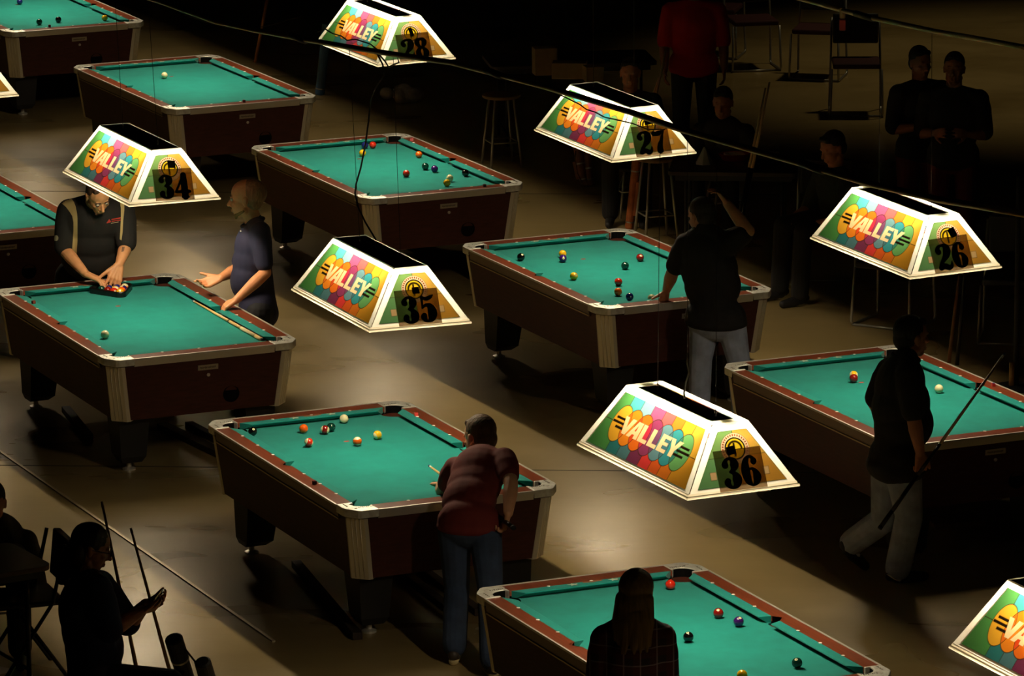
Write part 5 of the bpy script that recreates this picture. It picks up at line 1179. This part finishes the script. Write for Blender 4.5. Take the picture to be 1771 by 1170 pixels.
two_tone(P(240, 1040, 26.2)-V3(0, 0, .5), P(176, 868, 26.35), 'cue behind the shoulder of the seated woman with glasses')

def seated(label, x, y, Y, fac, shirt, trs, hair, seat=.46, skin=(190, 120, 84), chair=None, group=None, hsz=1.05, lean=0):
    """seated figure: head at pixel x, y on depth Y, facing the unit vector fac"""
    hd = P(x, y, Y); f = Vector(fac).normalized(); fh = V3(f.x, f.y, 0).normalized(); r_ = fh.cross(V3(0, 0, 1)); z0 = hd.z
    nk = V3(hd.x, hd.y, z0-.2)-fh*.03; pv = V3(hd.x, hd.y, seat+.1)-fh*(.06+lean); sh = nk-V3(0, 0, .05)
    J = dict(head=hd, fwd=f, neck=nk, pelvis=pv, shR=sh+r_*.19, shL=sh-r_*.19, elR=sh+r_*.25-V3(0, 0, .27)+fh*.08, elL=sh-r_*.25-V3(0, 0, .27)+fh*.08)
    J['wrR'] = J['elR']+fh*.2-r_*.09-V3(0, 0, .02); J['wrL'] = J['elL']+fh*.2+r_*.09-V3(0, 0, .02)
    J['hipR'] = pv+r_*.1; J['hipL'] = pv-r_*.1
    for s_, k in (('R', 1), ('L', -1)):
        J['kn'+s_] = J['hip'+s_]+fh*.42+r_*.04*k-V3(0, 0, .02); J['an'+s_] = V3(J['kn'+s_].x, J['kn'+s_].y, .085)+fh*.03; J['toe'+s_] = J['an'+s_]+fh*.16-V3(0, 0, .03)
        J['hand'+s_] = (fh*.8-r_*k*.5-V3(0, 0, .1), V3(0, 0, -1), fh, dict(curls=(30, 32, 34, 36)))
    out = person(label, J, V3(pv.x, pv.y, 0), shirt, trs, skin=skin, k=1.04, hs=hsz, vox=.008, sleeve=.95, loose=.016, group=group)
    hair_cap(out[0], J, out[1], hsz, hair); return out, J
def standing(label, x, Y, H_, fac, shirt, trs, hair, skin=(180, 116, 84), arm=0, w=1.05, k=1.08, group=None):
    a = P(x, 300, Y); g = V3(a.x, Y, 0); f = Vector(fac).normalized(); fh = V3(f.x, f.y, 0).normalized(); r_ = fh.cross(V3(0, 0, 1)); s = H_/1.75
    z = lambda v: V3(g.x, g.y, v*s)
    J = dict(head=z(1.62), fwd=f, neck=z(1.43), pelvis=z(.95), shR=z(1.38)+r_*.2*s, shL=z(1.38)-r_*.2*s, elR=z(1.1)+r_*.25*s, elL=z(1.1)-r_*.25*s, hipR=z(.9)+r_*.1, hipL=z(.9)-r_*.1, knR=z(.49)+r_*.11, knL=z(.49)-r_*.11, anR=z(.085)+r_*.12, anL=z(.085)-r_*.12)
    for s_, kk in (('R', 1), ('L', -1)):
        J['toe'+s_] = J['an'+s_]+fh*.16-V3(0, 0, .03); J['wr'+s_] = J['el'+s_]+(fh*.14-V3(0, 0, .2) if not arm else fh*.18-r_*kk*.12+V3(0, 0, .04))
        J['hand'+s_] = ((J['wr'+s_]-J['el'+s_]), -r_*kk, fh, dict(curls=(25, 28, 30, 32)))
    out = person(label, J, g, shirt, trs, skin=skin, k=k, w=w, hs=1.05, vox=.008, sleeve=.9, loose=.018, group=group)
    hair_cap(out[0], J, out[1], 1.05, hair); return out, J
standing('person in a red shirt and black trousers standing at the top, head out of frame', 1200, 43.3, 1.8, (0, -1, 0), (196, 26, 22), (14, 13, 13), (40, 30, 24), w=1.1)
standing('person in a dark cap at the top right, left one of the two standing there', 1590, 39.5, 1.74, (.5, -1, -.1), (20, 18, 17), (92, 22, 20), (22, 18, 15), arm=1)
standing('person in dark clothes at the top right, right one of the two standing there', 1648, 39.1, 1.76, (-.2, -1, 0), (22, 20, 18), (84, 20, 18), (26, 20, 16), arm=1)
o_, J_ = seated('seated person with a dim orange-lit face right above lamp 27', 1090, 126, 41.4, (-.1, -1, -.1), (18, 16, 16), (20, 18, 18), (24, 18, 14))
stool(V3(J_['pelvis'].x, J_['pelvis'].y, 0), .43, 'low stool under the seated person above lamp 27', black_pl)
o_, J_ = seated('seated person between lamp 27 and lamp 26, beside two leaning cues', 1250, 178, 40.9, (-.25, -1, -.2), (30, 26, 28), (22, 20, 20), (26, 20, 16))
stool(V3(J_['pelvis'].x, J_['pelvis'].y, 0), .43, 'low stool under the person seated right of lamp 27', black_pl)
o_, J_ = seated('person with long face turned left, seated above and left of lamp 26', 1440, 256, 38.2, (-.85, -.5, -.35), (24, 34, 22), (24, 22, 20), (20, 16, 14), seat=.5)
# dark person sitting at the left foreground table
o_, J_ = seated('dark silhouetted person at the left edge behind the folding table', -14, 872, 28.75, (.1, -1, -.3), (24, 20, 20), (20, 20, 20), (18, 14, 12), seat=.46)
stool(V3(J_['pelvis'].x, J_['pelvis'].y, 0), .43, 'low stool under the silhouetted person at the left edge', black_pl)
# chairs far back
for x, y, nm in ((1300, 118, 'red seated chair at the back, right of the red shirted person'), (1415, 134, 'red seated chair at the back, below the hanging plug'), (1480, 196, 'red seated chair at the back, above and left of lamp 26'), (1240, 96, 'red seated chair at the back, just right of the red shirt')):
    c = sled_chair(pz(x, y, 0), R(70+(x % 7)*6), nm)
    for ch in c.children:
        if ch.name.startswith('seat'): ch.data.materials[0] = mat('red_seat', (62, 16, 14), .8)
# added fill spot that brightens the back floor; no fixture is seen there
li = bpy.data.lights.new('back_floor_fill', 'SPOT'); li.energy = 420; li.spot_size = R(58); li.spot_blend = .8; li.shadow_soft_size = .3; li.color = (1, .80, .45); lo = bpy.data.objects.new('back_floor_fill', li); C.objects.link(lo); lo.location = (5.4, 48.3, 9)
